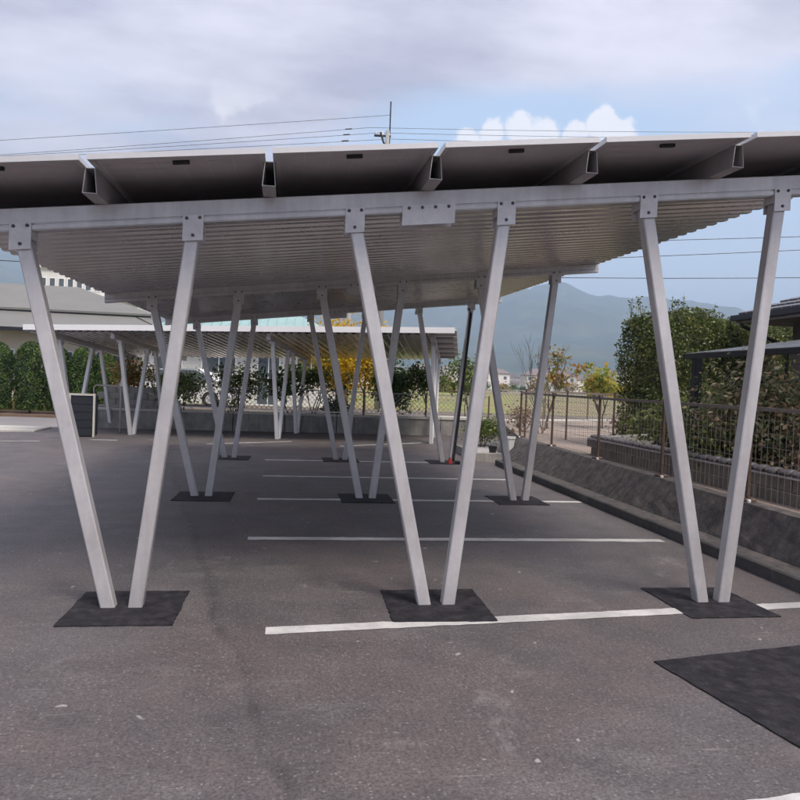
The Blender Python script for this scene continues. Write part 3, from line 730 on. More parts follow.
# ------------------------------------------------------------------ neighbour's shelter and house
sh = thing('garden_shelter', 'dark framed shelter with a shiny flat lean-to roof beside the house', 'shelter', (6.05, 10.5, .70))
SZ = lambda x: 1.60 + .155 * x              # roof height above the base along +x
b = MB(); b.prism([(0, -.075), (.06, -.075), (.06, .0), (0, .0)], lambda p, t: (p[0], t, SZ(0) + p[1]), -7.5, .0); b.build('gutter', 'dark_metal', sh)
for k in range(11):
    y = -k * .75
    b = MB(); b.bar((.06, y - .02, SZ(.06) - .03), (3.2, y - .02, SZ(3.2) - .03), .04, .05); b.build('rafter', 'dark_metal', sh)
    if k < 10:
        b = MB(); b.prism([(.02, 0), (3.2, 0), (3.2, .008), (.02, .008)], lambda p, t: (p[0], t, SZ(p[0]) + p[1]), y - .73, y - .01); b.build('roof_sheet', 'polycarb', sh)
for y in (-.12, -3.6, -7.2):
    b = MB(); b.bevbox(.10, .22, y - .06, y + .06, -.25, SZ(.16) - .02, .008); b.build('post', 'dark_metal', sh)
b = MB(); b.box(.06, .078, -.16, -.12, 1.02, 1.08); 
ho = thing('brown_house', 'house with dark grey tiled hip roof and brown wall beyond the shelter', 'house', (10, 13.3, .495))
b = MB(); b.box(0, 7, -11, 0, -.1, 2.72); b.build('wall', 'house_wall_brown', ho)
EX, EZ, SL = -.75, 2.85, .42
eaves = MB(); eaves.box(EX, 7.75, -11.75, .75, EZ - .16, EZ - .02); eaves.build('soffit', 'soffit', ho)
gt = MB(); gt.box(EX - .09, EX, -11.8, .84, EZ - .10, EZ + .01); gt.box(EX, 7.75, .75, .84, EZ - .10, EZ + .01); gt.build('gutter', 'dark_metal', ho)
rf = MB(); rx = (EX + 7.75) / 2; rz = EZ + (rx - EX) * SL; dy = rx - EX
rf.add([(EX, .75, EZ), (7.75, .75, EZ), (7.75, -11.75, EZ), (EX, -11.75, EZ), (rx, .75 - dy, rz), (rx, -11.75 + dy, rz)], [(0, 1, 4), (1, 2, 5, 4), (2, 3, 5), (3, 0, 4, 5), (3, 2, 1, 0)])
roof = rf.build('roof', 'roof_tile_grey', ho)
b = MB(); b.prism([(0, .0), (.27, .0), (.27, .015), (.0, .045)], lambda p, t: (p[0], t, p[1]), -.24, 0); TL = b.mesh('tile', 'roof_tile_grey')
for r_ in range(7):                            # tile courses on the slope that faces the car park
    x = EX + .02 + r_ * .27
    y0 = .72 - (x - EX)
    for k in range(26):
        y = y0 - k * .27
        link('tile', TL, roof, (x, y, EZ + (x - EX) * SL + .012), (0, -math.atan(SL), 0))
b = MB(); b.tube([(EX + .02, .62, EZ - .12), (EX + .05, .60, EZ - .22), (-.1, .12, EZ - .62), (-.06, .06, EZ - .75), (-.06, .06, .0)], .035, 8); b.build('downpipe', 'dark_metal', ho)
for y in (-3.0, -6.5):
    b = MB(); b.box(-.03, .05, y - .9, y + .9, .5, 1.9); w_ = b.build('window', 'window_glass', ho)
    b = MB()
    for a_ in (-.93, -.02, .89): b.box(-.05, .06, y + a_, y + a_ + .05, .46, 1.94)
    b.box(-.05, .06, y - .88, y + .88, .46, .5); b.box(-.05, .06, y - .88, y + .88, 1.9, 1.94); b.build('window_frame', 'dark_metal', w_)

# ------------------------------------------------------------------ far edge: wall, lattice fence, planting
fw_ = thing('retaining_wall', 'long pale grey concrete wall with planting above, behind the white-fascia carport', 'wall', (0, WX(0), 0))
xsW = np.arange(-6.4, 6.41, 1.6)
for k in range(len(xsW) - 1):
    x0, x1 = xsW[k] + .012, xsW[k + 1] - .012
    b = MB(); b.prism([(x0, 0), (x1, 0), (x1, .2), (x0, .2)], lambda p, t: (p[0], -.157 * p[0] + p[1], t + g(p[0], 23) * .6), -.5, .53)
    b.build('wall_panel', 'concrete', fw_)
    b = MB(); b.prism([(x0, -.03), (x1, -.03), (x1, .25), (x0, .25)], lambda p, t: (p[0], -.157 * p[0] + p[1], t + g(p[0], 23) * .6), .534, .60)
    b.build('coping', 'concrete_pale', fw_)
def lattice(label, p0, p1, z0, h, npost, step=.15):
    R = thing('lattice_fence', label, 'fence', (p0[0], p0[1], z0)); A = Vector((0, 0, 0)); B = Vector((p1[0] - p0[0], p1[1] - p0[1], 0)); Lh = B.length; d = B.normalized()
    for k in range(npost):
        p = d * (Lh * k / (npost - 1)); b = MB(); b.tube([p + Vector((0, 0, -.05)), p + Vector((0, 0, h + .03))], .025, 8); b.build('post', 'brown_steel', R)
    for z in (.02, h):
        b = MB(); b.bar(d * 0 + Vector((0, 0, z)), B + Vector((0, 0, z)), .03, .03); b.build('rail', 'lattice_grey' if z > .1 else 'white_paint', R)
    w = MB(); n = int((Lh + h) / step)
    for sgn in (1, -1):
        for k in range(n):
            s0 = k * step - (h if sgn > 0 else 0); a = max(0, s0 if sgn > 0 else 0)
            # line s = s0 + sgn*z ... clipped to the panel
            z0_, z1_ = .02, h; s_a, s_b = s0 + (z0_ if sgn > 0 else h - z0_) , s0 + (z1_ if sgn > 0 else h - z1_)
            if min(s_a, s_b) < 0 or max(s_a, s_b) > Lh: continue
            w.bar(d * s_a + Vector((0, 0, z0_)) + Vector((0, .004 * sgn, 0)), d * s_b + Vector((0, 0, z1_)) + Vector((0, .004 * sgn, 0)), .011, .011)
    tag(w.build('lattice_mesh', 'lattice_grey', R), kind='stuff')

lattice('grey diamond lattice fence on the pale concrete wall', (-3.4, WX(-3.4) + .12), (6.3, WX(6.3) + .12), .66, .68, 6)
lattice('diamond lattice fence at the far side of the bare ground', (7.2, 24.25), (15.5, 28.4), .52, 1.05, 5)
b = MB(); b.prism([(7.1, 24.1), (15.6, 28.35), (15.5, 28.6), (7.0, 24.35)], lambda p, t: (p[0], p[1], t), .45, .53); tag(b.build('fence_kerb', 'concrete_pale'), 'pale kerb under the lattice fence on the bare ground', 'kerb')
ub_ = thing('block_wall', 'grey block wall standing on the far concrete wall beside the cypresses', 'wall', (-5.9, WX(-5.9) + .35, .45))
b = MB(); b.bevbox(0, .392, 0, .12, 0, .19, .006); B2 = b.mesh('block', 'concrete')
for r_ in range(4):
    for k in range(6):
        link('block', B2, ub_, (k * .4 + (.2 if r_ % 2 else 0), -.157 * k * .4, .0 + r_ * .195), (0, 0, -.156))

# dark cabinet and pipe rail
cb = thing('metal_cabinet', 'black panelled metal cabinet with a pale frame at the end of the far wall', 'cabinet', (-5.32, 20.55, g(-5.3, 20.5)))
b = MB(); b.box(-.31, .25, -.02, .5, .03, 1.10); b.build('panel', 'dark_metal', cb)
for x0, x1, z0, z1 in ((-.36, -.315, .0, 1.16), (.255, .30, 0, 1.16), (-.315, .255, 1.105, 1.155)):
    b = MB(); b.box(x0, x1, -.05, .02, z0, z1); b.build('frame', 'concrete_pale', cb)
for z in (.25, .46, .67, .88):
    b = MB(); b.box(-.30, .24, -.035, -.022, z, z + .012); b.build('rib', 'dark_metal', cb)
pr_ = thing('pipe_rail', 'grey bent pipe rail standing above the black cabinet', 'railing', (-5.35, 22.2, g(-5.3, 22)))
b = MB(); b.tube([(-.12, 0, -.1), (-.12, 0, 1.30), (-.06, 0, 1.36), (.55, 0, 1.36), (.62, 0, 1.30), (.62, 0, -.1)], .025, 8); b.build('pipe', 'concrete_pale', pr_, smooth=True)

# clipped cypresses along the road
def cypress(loc, h, w, seed, label):
    rs = np.random.default_rng(seed); R = thing('cypress_tree', label, 'tree', loc, 0, 'clipped cypresses along the road')
    n = 9000; z = rs.random(n) * h; t = z / h
    prof = w / 2 * np.minimum(1, .80 + .5 * t) * np.sqrt(np.clip(1 - np.clip((t - .60) / .40, 0, 1) ** 2.2, 0, 1))
    a = rs.random(n) * 2 * math.pi; lum = 1 + .10 * np.sin(a * 3 + t * 9 + seed) + .08 * np.sin(a * 7 - t * 14)
    rr = prof * lum * (1 - .25 * rs.random(n) ** 2 + .05 * np.abs(rs.normal(size=n)) * (rs.random(n) < .25))
    P = np.c_[rr * np.cos(a), rr * np.sin(a), .12 + z]; Nn = np.c_[np.cos(a), np.sin(a), .25 + t * .5]
    link('crown', leaves_mesh('crown', P, .10, 'leaf_conifer', Nn, .45, .8, rs), R)
    b = MB(); b.tube([(0, 0, -.1), (0, 0, h * .35)], .05, 6, .03); b.build('trunk', 'bark', R)
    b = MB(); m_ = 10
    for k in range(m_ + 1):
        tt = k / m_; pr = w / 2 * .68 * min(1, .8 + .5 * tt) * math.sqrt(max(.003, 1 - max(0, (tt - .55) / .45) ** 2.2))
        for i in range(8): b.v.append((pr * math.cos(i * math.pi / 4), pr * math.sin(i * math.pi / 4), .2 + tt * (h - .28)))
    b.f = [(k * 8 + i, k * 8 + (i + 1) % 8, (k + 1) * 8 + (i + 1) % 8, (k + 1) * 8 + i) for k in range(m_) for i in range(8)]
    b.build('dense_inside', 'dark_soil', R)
    return R
cyx = [(-14.0, 1.10, 2.75), (-12.85, 1.12, 2.7), (-11.65, 1.14, 2.72), (-10.42, 1.2, 2.80), (-9.35, .98, 2.65), (-8.35, 1.05, 2.7), (-7.45, .9, 2.5)]
cl_ = 'rounded clipped green cypress in the row between the road and the green roof'
for k, (x, w_, h_) in enumerate(cyx): cypress((x, 32.2 - .02 * k, -.14), h_, w_, 50 + k, cl_ if k < 6 else 'slimmest clipped cypress, at the end of the row beside the orange shrub')

# planting behind the far wall
pl = lambda x: WX(x) + 1.0
tree('autumn_shrub', 'shrub turning orange and green beside the last cypress', 'shrub', (-5.0, pl(-5) + .7, .5), 2.1, 'leaf_autumn', 61, 2200, .10, .42, 3, .6, .34, .02, 5)
tree('leafy_shrub', 'loose green shrub leaning over the pale concrete wall near the block wall', 'shrub', (-3.3, pl(-3.3) + .1, .5), 2.0, 'leaf_shrub', 62, 1300, .13, .36, 3, .8, .34, .02, 5, splay=.45)
tree('leafy_shrub', 'broad green shrub in front of the white car', 'shrub', (-1.6, pl(-1.6), .5), 2.1, 'leaf_shrub', 63, 1700, .11, .45, 3, .7, .34, .02, 6, splay=.4)
tree('leafy_shrub', 'open dark-leaved shrub with crossed stems in front of the white house', 'shrub', (.05, pl(0), .5), 2.4, 'leaf_dark', 64, 900, .14, .30, 3, .8, .34, .022, 5, splay=.45)
tree('leafy_shrub', 'tall sparse green shrub before the house wall', 'shrub', (.95, pl(1), .5), 2.5, 'leaf_shrub', 65, 900, .13, .26, 3, .7, .34, .02, 4, splay=.3)
tree('ginkgo_tree', 'bright yellow autumn tree rising behind the white-fascia carport', 'tree', (1.75, 25.4, .5), 4.0, 'leaf_ginkgo', 66, 8000, .11, .50, 4, .55, .27, .06, 1, shrink=.72, crown=(2.2, 1.05, 1.45, 46))
tree('ginkgo_tree', 'smaller yellow autumn tree next to the large yellow one', 'tree', (2.75, 25.7, .5), 3.6, 'leaf_ginkgo', 86, 4200, .11, .45, 4, .5, .28, .05, 1, shrink=.7, crown=(2.2, .8, 1.35, 26))
tree('evergreen_shrub', 'dense dark green bush below the yellow tree', 'shrub', (3.35, pl(3.3) + .3, .5), 2.0, 'leaf_dark', 67, 4200, .11, .42, 3, .6, .33, .03, 5, splay=.25, crown=(1.05, .7, .95, 26))
tree('leafy_shrub', 'dark bush at the foot of the yellow trees by the lattice fence', 'shrub', (1.5, pl(1.5) - .2, .5), .8, 'leaf_dark', 68, 900, .10, .26, 3, .8, .34, .02, 5, splay=.4)
tree('leafy_shrub', 'small round-crowned green tree behind the lattice fence', 'shrub', (4.45, pl(4.4) - .1, .5), 2.1, 'leaf_dark', 69, 1200, .12, .36, 3, .65, .38, .028, 1)
tree('leafy_shrub', 'slim green shrub beyond the end of the white-fascia carport', 'shrub', (6.1, 24.3, .5), 2.6, 'leaf_shrub', 70, 1200, .13, .34, 3, .6, .34, .02, 3, splay=.2)
tree('young_tree', 'young tree with sparse orange tipped leaves and bare twigs behind the corner post', 'tree', (7.6, 20.6, .5), 3.3, 'leaf_autumn', 71, 330, .14, .22, 4, .42, .30, .03, 2, splay=.12)
tree('young_tree', 'young tree with yellow-green leaves behind the wire fence', 'tree', (9.8, 21.6, .5), 2.7, 'leaf_young', 72, 700, .16, .30, 4, .5, .30, .03, 2, splay=.15)
tree('young_tree', 'small tree with orange-yellow leaves close to the tall hedge', 'tree', (10.75, 21.4, .5), 2.6, 'leaf_young', 73, 420, .15, .28, 4, .45, .32, .03, 1)
tree('bare_tree', 'tall thin bare sapling beside the left edge of the tall hedge', 'tree', (9.1, 17.9, .5), 4.6, 'leaf_dry', 74, 0, .1, .2, 3, .22, .50, .022, 1, nb=(1, 2), shrink=.6)
tree('bare_tree', 'leafless shrub with fine upright twigs behind the brown corner fence', 'tree', (6.7, 18.4, .5), 3.3, 'leaf_dry', 75, 0, .1, .2, 4, .32, .33, .014, 4, splay=.3)
tree('dry_shrub', 'brown dry bush on the bare ground behind the fence', 'shrub', (6.3, 18.7, .5), 1.0, 'leaf_dry', 76, 500, .08, .30, 3, .7, .36, .012, 6, splay=.5)
tree('dry_shrub', 'dry reddish weeds against the lattice fence near the tall hedge', 'shrub', (8.7, 17.4, .5), .95, 'leaf_dry', 77, 450, .08, .26, 3, .6, .36, .012, 6, splay=.4)

# planter by the end of the kerb
pn = thing('planter_bed', 'low concrete planter with pale gravel at the end of the kerb', 'planter', (4.62, 16.7, g(4.6, 16.7)))
for x0, x1, y0, y1 in ((-.42, .62, -1.05, -.93), (-.42, -.32, -.93, 1.2), (.52, .62, -.93, 1.2), (-.42, .62, 1.2, 1.3)):
    b = MB(); b.bevbox(x0, x1, y0, y1, -.1, .20, .01); b.build('edging', 'concrete', pn)
b = MB(); b.box(-.32, .52, -.93, 1.2, -.05, .165); b.build('gravel_fill', 'gravel', pn)
tree('potted_shrub', 'small bright green shrub standing in the concrete planter', 'shrub', (4.85, 17.6, .18), .95, 'leaf_shrub', 81, 1500, .07, .26, 3, .6, .34, .014, 5, splay=.3)
def pot(label, loc, r0, r1, h, mt, name='plant_pot'):
    R = thing(name, label, 'pot', loc); b = MB(); n = 12
    prof = [(r0, 0), (r1, h * .88), (r1 * 1.08, h * .88), (r1 * 1.08, h), (r1 * .92, h), (r1 * .88, h * .8)]
    for (r_, z) in prof:
        for i in range(n): b.v.append((r_ * math.cos(2 * math.pi * i / n), r_ * math.sin(2 * math.pi * i / n), z))
    for k in range(len(prof) - 1):
        for i in range(n): b.f.append((k * n + i, k * n + (i + 1) % n, (k + 1) * n + (i + 1) % n, (k + 1) * n + i))
    b.f.append(tuple(range(n))); b.build('body', mt, R)
    b = MB(); b.v = [(r1 * .89 * math.cos(2 * math.pi * i / n), r1 * .89 * math.sin(2 * math.pi * i / n), h * .81) for i in range(n)]; b.f = [tuple(range(n))]; b.build('earth', 'dark_soil', R)
pot('white plastic pot on the edge of the planter', (5.00, 15.95, .201), .13, .17, .36, 'white_plastic')
pot('small black pot on the gravel of the planter', (4.66, 15.95, .167), .07, .10, .17, 'dark_plastic')
# red capped marker and hose at the foot of the cabled leg
rc = thing('red_cap', 'red plastic cap at the foot of the leg with the black cable', 'cap', (3.50, 15.17, .009))
b = MB(); b.tube([(0, 0, 0), (0, 0, .05), (0, 0, .09), (0, 0, .10)], .05, 10, .035); b.build('cap_body', 'red_plastic', rc)
b = MB(); b.tube([(0, 0, .08), (0, 0, .13)], .015, 8); b.build('stem', 'cable_black', rc)
b = MB(); b.tube([(3.62, 15.2, .03), (3.8, 15.12, .03), (3.98, 15.2, .035), (4.05, 15.45, .03), (4.0, 15.7, .03)], .028, 8); tag(b.build('black_hose', 'cable_black', smooth=True), 'short black hose lying on the asphalt by the planter', 'hose')

# ------------------------------------------------------------------ buildings behind
def window(parent, x0, x1, z0, z1, y, fmat='white_paint', mull=1):
    b = MB(); b.box(x0 - .06, x1 + .06, y - .05, y + .02, z0 - .06, z0); b.box(x0 - .06, x1 + .06, y - .05, y + .02, z1, z1 + .06)
    b.box(x0 - .06, x0, y - .05, y + .02, z0, z1); b.box(x1, x1 + .06, y - .05, y + .02, z0, z1)
    for k in range(mull):
        xm = x0 + (x1 - x0) * (k + 1) / (mull + 1); b.box(xm - .02, xm + .02, y - .04, y, z0, z1)
    w = b.build('window', fmat, parent)
    b = MB(); b.box(x0, x1, y - .02, y - .006, z0, z1); b.build('pane', 'window_glass', w)
wh = thing('white_house', 'white rendered house with a teal hip roof behind the shrubs', 'house', (-6.2, 33.0, .3), -.10)
b = MB(); b.box(0, 8.6, 0, 6, -.2, 3.05); b.build('wall', 'house_white', wh)
for (x0, x1, z0, z1) in ((.7, 1.7, 1.35, 2.5), (2.6, 4.0, 1.5, 2.6), (5.0, 5.9, .2, 2.3), (6.7, 7.9, 1.4, 2.5)): window(wh, x0, x1, z0, z1, 0)
b = MB(); b.add([(-.6, -.7, 3.05), (9.2, -.7, 3.05), (9.2, 6.7, 3.05), (-.6, 6.7, 3.05), (3.2, 3, 4.75), (5.6, 3, 4.75)], [(0, 1, 5, 4), (1, 2, 5), (2, 3, 4, 5), (3, 0, 4), (3, 2, 1, 0)]); rfw = b.build('roof', 'roof_teal', wh)
for k in range(24):
    x = -.4 + k * .4; b = MB()
    t = min(1, (x + .6) / 3.8 if x < 3.2 else 1, (9.2 - x) / 3.6 if x > 5.6 else 1)
    b.bar((x, -.7, 3.07), (x, -.7 + 3.7 * t, 3.07 + 1.70 * t), .04, .05); b.build('seam', 'roof_teal', rfw)
b = MB(); b.box(-.62, 9.22, -.78, -.68, 2.95, 3.06); b.build('gutter', 'white_paint', wh)

gh = thing('green_roof_building', 'long low cream building with a grey-green metal roof behind the cypresses', 'building', (-34, 36, .12), -.0)
b = MB(); b.box(1, 27.2, .8, 11, -.3, 3.3); b.build('wall', 'house_cream', gh)
def plane_roof(name, x0, x1, y0, z0, x2, x3, y1, z1, parent, mt='roof_green', th=.10):
    b = MB(); b.add([(x0, y0, z0), (x1, y0, z0), (x3, y1, z1), (x2, y1, z1), (x0, y0, z0 - th), (x1, y0, z0 - th), (x3, y1, z1 - th), (x2, y1, z1 - th)], [(0, 1, 2, 3), (7, 6, 5, 4), (0, 4, 5, 1), (1, 5, 6, 2), (2, 6, 7, 3), (3, 7, 4, 0)])
    return b.build(name, mt, parent)
r0 = plane_roof('lower_roof', 0, 28.6, -.2, 3.42, 0, 27.2, 2.3, 4.36, gh)
plane_roof('upper_roof', 0, 27.35, 2.15, 4.50, 0, 22.6, 6.4, 6.10, gh)
plane_roof('rear_roof', 0, 22.6, 6.4, 6.10, 0, 28.6, 12, 3.42, gh)
b = MB(); b.add([(28.6, -.2, 3.42), (28.6, 12, 3.42), (22.6, 6.4, 6.08)], [(0, 1, 2)]); b.build('hip_roof', 'roof_green', gh)
b = MB(); b.box(0, 27.2, 2.2, 2.28, 4.30, 4.41); b.build('step_flashing', 'dark_metal', gh)
b = MB(); b.box(-.1, 28.65, -.32, -.2, 3.26, 3.43); b.build('gutter', 'dark_metal', gh)
for x in (20.0, 22.6, 25.0): 
    window(gh, x, x + 1.3, 1.0, 2.4, .8)
b = MB(); b.tube([(23.8, .78, 2.95), (23.8, .72, 2.95)], .12, 10); b.build('vent', 'dark_metal', gh)

wb_ = thing('white_building', 'white two-storey building with a row of blue windows above the green roof', 'building', (-20.5, 62, -.7))
b = MB(); b.box(0, 8.5, 0, 8, -.1, 10.4); b.build('wall', 'house_white', wb_)
for r_ in range(3):
    for k in range(12): window(wb_, .3 + k * .68, .68 + k * .68, 2.6 + r_ * 3.1, 3.4 + r_ * 3.1, 0, 'white_paint', 0)
b = MB(); b.box(-.2, 8.7, -.2, 8.2, 10.4, 10.65); b.build('parapet', 'white_paint', wb_)
for z in (5.05, 8.15):
    b = MB(); b.box(-.05, 8.55, -.45, -.002, z - .12, z); b.build('ledge', 'white_paint', wb_)

# parked white car behind the shrubs
pc = thing('parked_car', 'white car parked in front of the white house, half hidden by shrubs', 'car', (-3.9, 28.6, .50), -.1)
def carbody():
    prof = [(-2.0, .32), (-2.05, .62), (-1.95, .82), (-1.15, .92), (-.65, 1.38), (.75, 1.42), (1.45, .98), (1.95, .90), (2.05, .6), (2.0, .30)]
    b = MB(); n = len(prof)
    for y, k in ((-.80, .90), (-.86, 1), (.86, 1), (.80, .90)):
        for (x, z) in prof: b.v.append((x, y * (.82 if z > 1.1 else 1), z if k == 1 else z * 1.0 - .0 if z > 1.1 else z))
    for j in range(3):
        for i in range(n): b.f.append((j * n + i, j * n + (i + 1) % n, (j + 1) * n + (i + 1) % n, (j + 1) * n + i))
    b.f += [tuple(range(n)), tuple(3 * n + i for i in range(n - 1, -1, -1))]
    return b
carbody().build('body', 'white_plastic', pc)
b = MB(); b.prism([(-1.05, .95), (-.62, 1.32), (-.05, 1.35), (-.05, .96)], lambda p, t: (p[0], t, p[1]), -.875, .875); b.build('window', 'window_glass', pc)
b = MB(); b.prism([(.02, .96), (.02, 1.35), (.70, 1.36), (1.32, 1.0)], lambda p, t: (p[0], t, p[1]), -.875, .875); b.build('window', 'window_glass', pc)
for x in (-1.25, 1.25):
    for y in (-.82, .82):
        b = MB(); b.tube([(x, y - .09, .30), (x, y + .09, .30)], .30, 16); w_ = b.build('wheel', 'dark_plastic', pc)
        b = MB(); b.tube([(x, y - .095, .30), (x, y + .095, .30)], .17, 12); b.build('rim', 'alu_frame', w_)
for y in (-.62, .62):
    b = MB(); b.bevbox(-2.07, -1.97, y - .16, y + .16, .62, .76, .02); b.build('headlight', 'window_glass', pc)

# utility poles and wires
def upole(label, loc, h, arms=True, r=.16):
    R = thing('utility_pole', label, 'utility pole', loc, -.1); b = MB(); b.tube([(0, 0, -.3), (0, 0, h)], r, 10, r * .62); b.build('pole', 'pole_concrete', R, smooth=True)
    if arms:
        b = MB(); b.tube([(.10, 0, h - 1.0), (.10, 0, h + 1.35)], .035, 6); b.build('mast', 'dark_metal', R)
        for z, w_ in ((h - .25, .62), (h - 1.0, .9)):
            b = MB(); b.bar((-w_, 0, z), (w_ * .25, 0, z), .07, .09); a_ = b.build('cross_arm', 'dark_metal', R)
            for k in range(3):
                x = -w_ + .08 + k * w_ * .5; b = MB(); b.tube([(x, 0, z + .04), (x, 0, z + .22)], .05, 8, .03); b.build('insulator', 'white_plastic', a_)
        b = MB(); b.tube([(-.05, -.25, h - .9), (-.2, -.1, h - .5), (-.32, .0, h - .1)], .05, 8); b.build('switch_gear', 'dark_metal', R)
    return R
upole('grey utility pole with cross arms and mast rising above the near carport roof', (4.26, 34, -.4), 13.75)
upole('plain concrete pole behind the yellow trees', (3.35, 41, .3), 7.5, False, .13)
def wire(p0, p1, sag, label, r=.009, group='overhead wires'):
    b = MB(); p0, p1 = Vector(p0), Vector(p1)
    b.tube([p0.lerp(p1, k / 24) - Vector((0, 0, sag * 4 * (k / 24) * (1 - k / 24))) for k in range(25)], r, 5)
    return tag(b.build('power_line', 'cable_black'), label, 'wire', group)
for k, (z0_, z1_, dx) in enumerate(((13.42, 18.0, -.85), (13.22, 17.6, -.4), (12.98, 17.1, .1))):
    wire((4.26 + dx, 34, z0_), (46, 36, z1_), .25, 'overhead wire running towards the house side from the pole arms')
    wl_ = wire((4.26 + dx, 34, z0_), (-34, 30, 6.3 + .25 * k), .15, 'overhead wire falling away on the cypress side from the pole arms')
    p = Vector((4.26 + dx, 34, z0_)).lerp(Vector((-34, 30, 6.3 + .25 * k)), .022 + .014 * k); q_ = Vector((4.26 + dx, 34, z0_)).lerp(Vector((-34, 30, 6.3 + .25 * k)), .030 + .014 * k)
    b = MB(); b.tube([p, p.lerp(q_, .5), q_], .028, 8); b.build('line_insulator', 'dark_metal', wl_)
wire((4.36, 34, 14.08), (-34, 30, 6.9), .1, 'thin top wire from the mast of the utility pole')
wire((-45, 29, 6.2), (60, 31, 11.0), 2.35, 'lowest long overhead wire crossing in front of the mountains', .016)
wire((2, 29.6, 6.25), (60, 30.5, 13.0), .35, 'middle overhead wire passing above the tall hedge', .014)
wire((2, 29.7, 7.1), (60, 30.6, 13.2), .35, 'highest overhead wire passing above the tall hedge', .014)

# ------------------------------------------------------------------ far fields, houses and hills
def far_house(x, y, w, d, h, kind, label, rz=0):
    R = thing('far_house', label, 'house', (x, y, .34), rz, 'houses of the far town')
    hb = h
    b = MB(); b.box(-w / 2, w / 2, -d / 2, d / 2, -.3, hb); b.build('wall', 'wall_far' if kind != 1 else 'wall_pink', R)
    b = MB(); e = .5; rr = d * .26 if kind != 2 else .5
    b.add([(-w / 2 - e, -d / 2 - e, hb), (w / 2 + e, -d / 2 - e, hb), (w / 2 + e, d / 2 + e, hb), (-w / 2 - e, d / 2 + e, hb), (-w / 2 + d * .4, 0, hb + rr), (w / 2 - d * .4, 0, hb + rr)], [(0, 1, 5, 4), (1, 2, 5), (2, 3, 4, 5), (3, 0, 4), (3, 2, 1, 0)])
    b.build('roof', 'roof_far' if kind != 2 else 'wall_far', R)
    n = max(2, int(w / 3)); st_ = max(1, int(hb / 3))
    for r_ in range(st_):
        for k in range(n):
            xx = -w / 2 + (k + .5) * w / n
            b = MB(); b.box(xx - .6, xx + .6, -d / 2 - .04, -d / 2 + .02, r_ * 3 + 1.0, r_ * 3 + 2.2); b.build('window', 'window_glass', R)
AZ = lambda a, r: (r * math.sin(rad(a)), r * math.cos(rad(a)))
kn = ['small far white-walled house with dark roof beyond the field', 'small far house with reddish walls beyond the field', 'far flat-roofed pale building beyond the field']
tr_ = random.Random(11)
for k in range(44):
    a = 5 + k * .60 + tr_.uniform(-.2, .2); r = tr_.choice((300, 350, 400, 460)) + tr_.uniform(-20, 20); kd = tr_.choice((0, 0, 0, 1, 2))
    x, y = AZ(a, r); far_house(x, y, tr_.uniform(8, 17), tr_.uniform(7, 10), tr_.choice((3.2, 5.6, 6.0, 6.4, 8.6)), kd, kn[kd], rad(tr_.uniform(-30, 30)))
# hedgerows and trees in the fields
for k in range(26):
    a = 8 + k * .95 + random.uniform(-.3, .3); r = random.uniform(110, 235); x, y = AZ(a, r)
    hh = random.uniform(1.4, 4.2)
    tree('field_tree', 'small far tree standing in the fields before the town', 'tree', (x, y, .3), hh, random.choice(['leaf_shrub', 'leaf_autumn', 'leaf_dark']), 300 + k, 420, .5, hh * .42, 2, .8, .4, .1, 2, 'trees in the far fields', 3, .4)

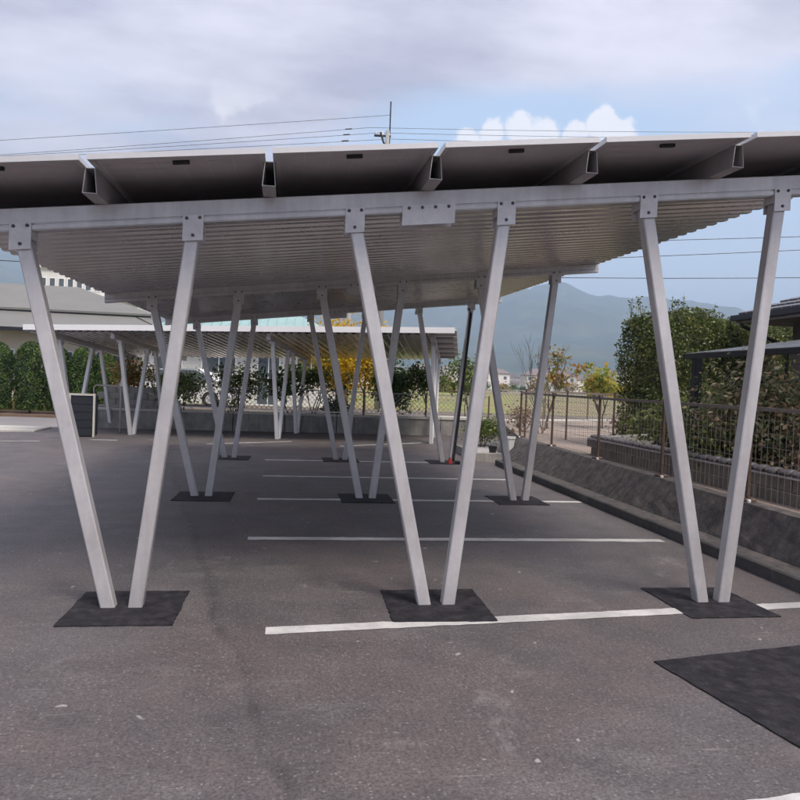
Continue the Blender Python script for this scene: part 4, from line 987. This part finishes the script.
def vnoise(x, y, seed):
    r = np.random.default_rng(seed); T = r.random((64, 64)); xi, yi = np.floor(x).astype(int), np.floor(y).astype(int); fx, fy_ = x - xi, y - yi
    fx = fx * fx * (3 - 2 * fx); fy_ = fy_ * fy_ * (3 - 2 * fy_); q = lambda i, j: T[(xi + i) % 64, (yi + j) % 64]
    return (q(0, 0) * (1 - fx) + q(1, 0) * fx) * (1 - fy_) + (q(0, 1) * (1 - fx) + q(1, 1) * fx) * fy_
def mountain(name, prof, r0, r1, seed, amp):
    az = np.arange(-75, 95.1, .35); rr = np.linspace(r0, r1 * 1.12, 46)
    A, Rr = np.meshgrid(az, rr); el = np.interp(A, [p[0] for p in prof], [p[1] for p in prof])
    t = np.clip((Rr - r0) / (r1 - r0), 0, 1); base = t ** 1.15
    back = np.where(Rr > r1, 1 - (Rr - r1) / (r1 * .12) * .35, 1)
    X, Y = Rr * np.sin(np.radians(A)), Rr * np.cos(np.radians(A))
    nz = sum((1 - abs(2 * vnoise(X / s_ + 7 * k + 40, Y / s_ + 40, seed + k) - 1)) * a_ for k, (s_, a_) in enumerate(((620, .5), (290, .3), (130, .15), (60, .08))))
    hgt = np.tan(np.radians(el)) * r1
    Z = hgt * base * back * (1 + amp * (nz - .62) * (1 - .80 * np.exp(-((t - 1) / .10) ** 2)) ) 
    Z += 7 * (vnoise(X / 22 + 40, Y / 22 + 40, seed + 9) - .5) * t
    b = MB(); b.v = [tuple(p) for p in np.stack([X, Y, Z - 3], -1).reshape(-1, 3)]; n = len(az)
    b.f = [(j * n + i, j * n + i + 1, (j + 1) * n + i + 1, (j + 1) * n + i) for j in range(len(rr) - 1) for i in range(n - 1)]
    me = bpy.data.meshes.new(name); me.from_pydata(b.v, [], b.f); me.materials.append(MATS['forest']); me.update()
    me.polygons.foreach_set('use_smooth', [True] * len(me.polygons))
    return tag(link(name, me), kind='structure')
PR = [(-75, 6), (-50, 7.0), (-32, 8.1), (-20, 8.1), (-18.2, 7.4), (-12.3, 6.2), (-2.9, 5.3), (8.6, 5.5), (14.8, 6.2), (17.1, 7.3), (19, 7.85), (20.5, 8.05), (22, 7.9), (23.8, 7.3), (26.7, 6.85), (28.1, 7.15), (29.5, 6.75), (31.5, 6.65), (33.3, 6.3), (34.9, 5.4), (37.4, 4.5), (45, 4.0), (60, 5.5), (95, 6)]
mountain('mountains', PR, 1350, 3000, 5, 1.0)
mountain('foothills', [(a, max(.6, e * .42 + .5 * math.sin(a * .31))) for a, e in PR], 900, 1700, 15, .6)

# ------------------------------------------------------------------ air
b = MB(); b.box(-6500, 6500, -2500, 6500, -1.8, 455)
hz_ = b.mesh('haze', 'white_paint'); hm = bpy.data.materials.new('haze_air'); hm.use_nodes = True; hm.node_tree.nodes.clear()
vo = hm.node_tree.nodes.new('ShaderNodeVolumePrincipled'); vo.inputs['Color'].default_value = (.58, .78, 1.0, 1); vo.inputs['Density'].default_value = 5.2e-4; vo.inputs['Anisotropy'].default_value = .0
mo = hm.node_tree.nodes.new('ShaderNodeOutputMaterial'); hm.node_tree.links.new(vo.outputs[0], mo.inputs['Volume'])
hz_.materials.clear(); hz_.materials.append(hm); tag(link('haze', hz_), 'thin pale blue air in front of the far hills', 'haze', kind='stuff')
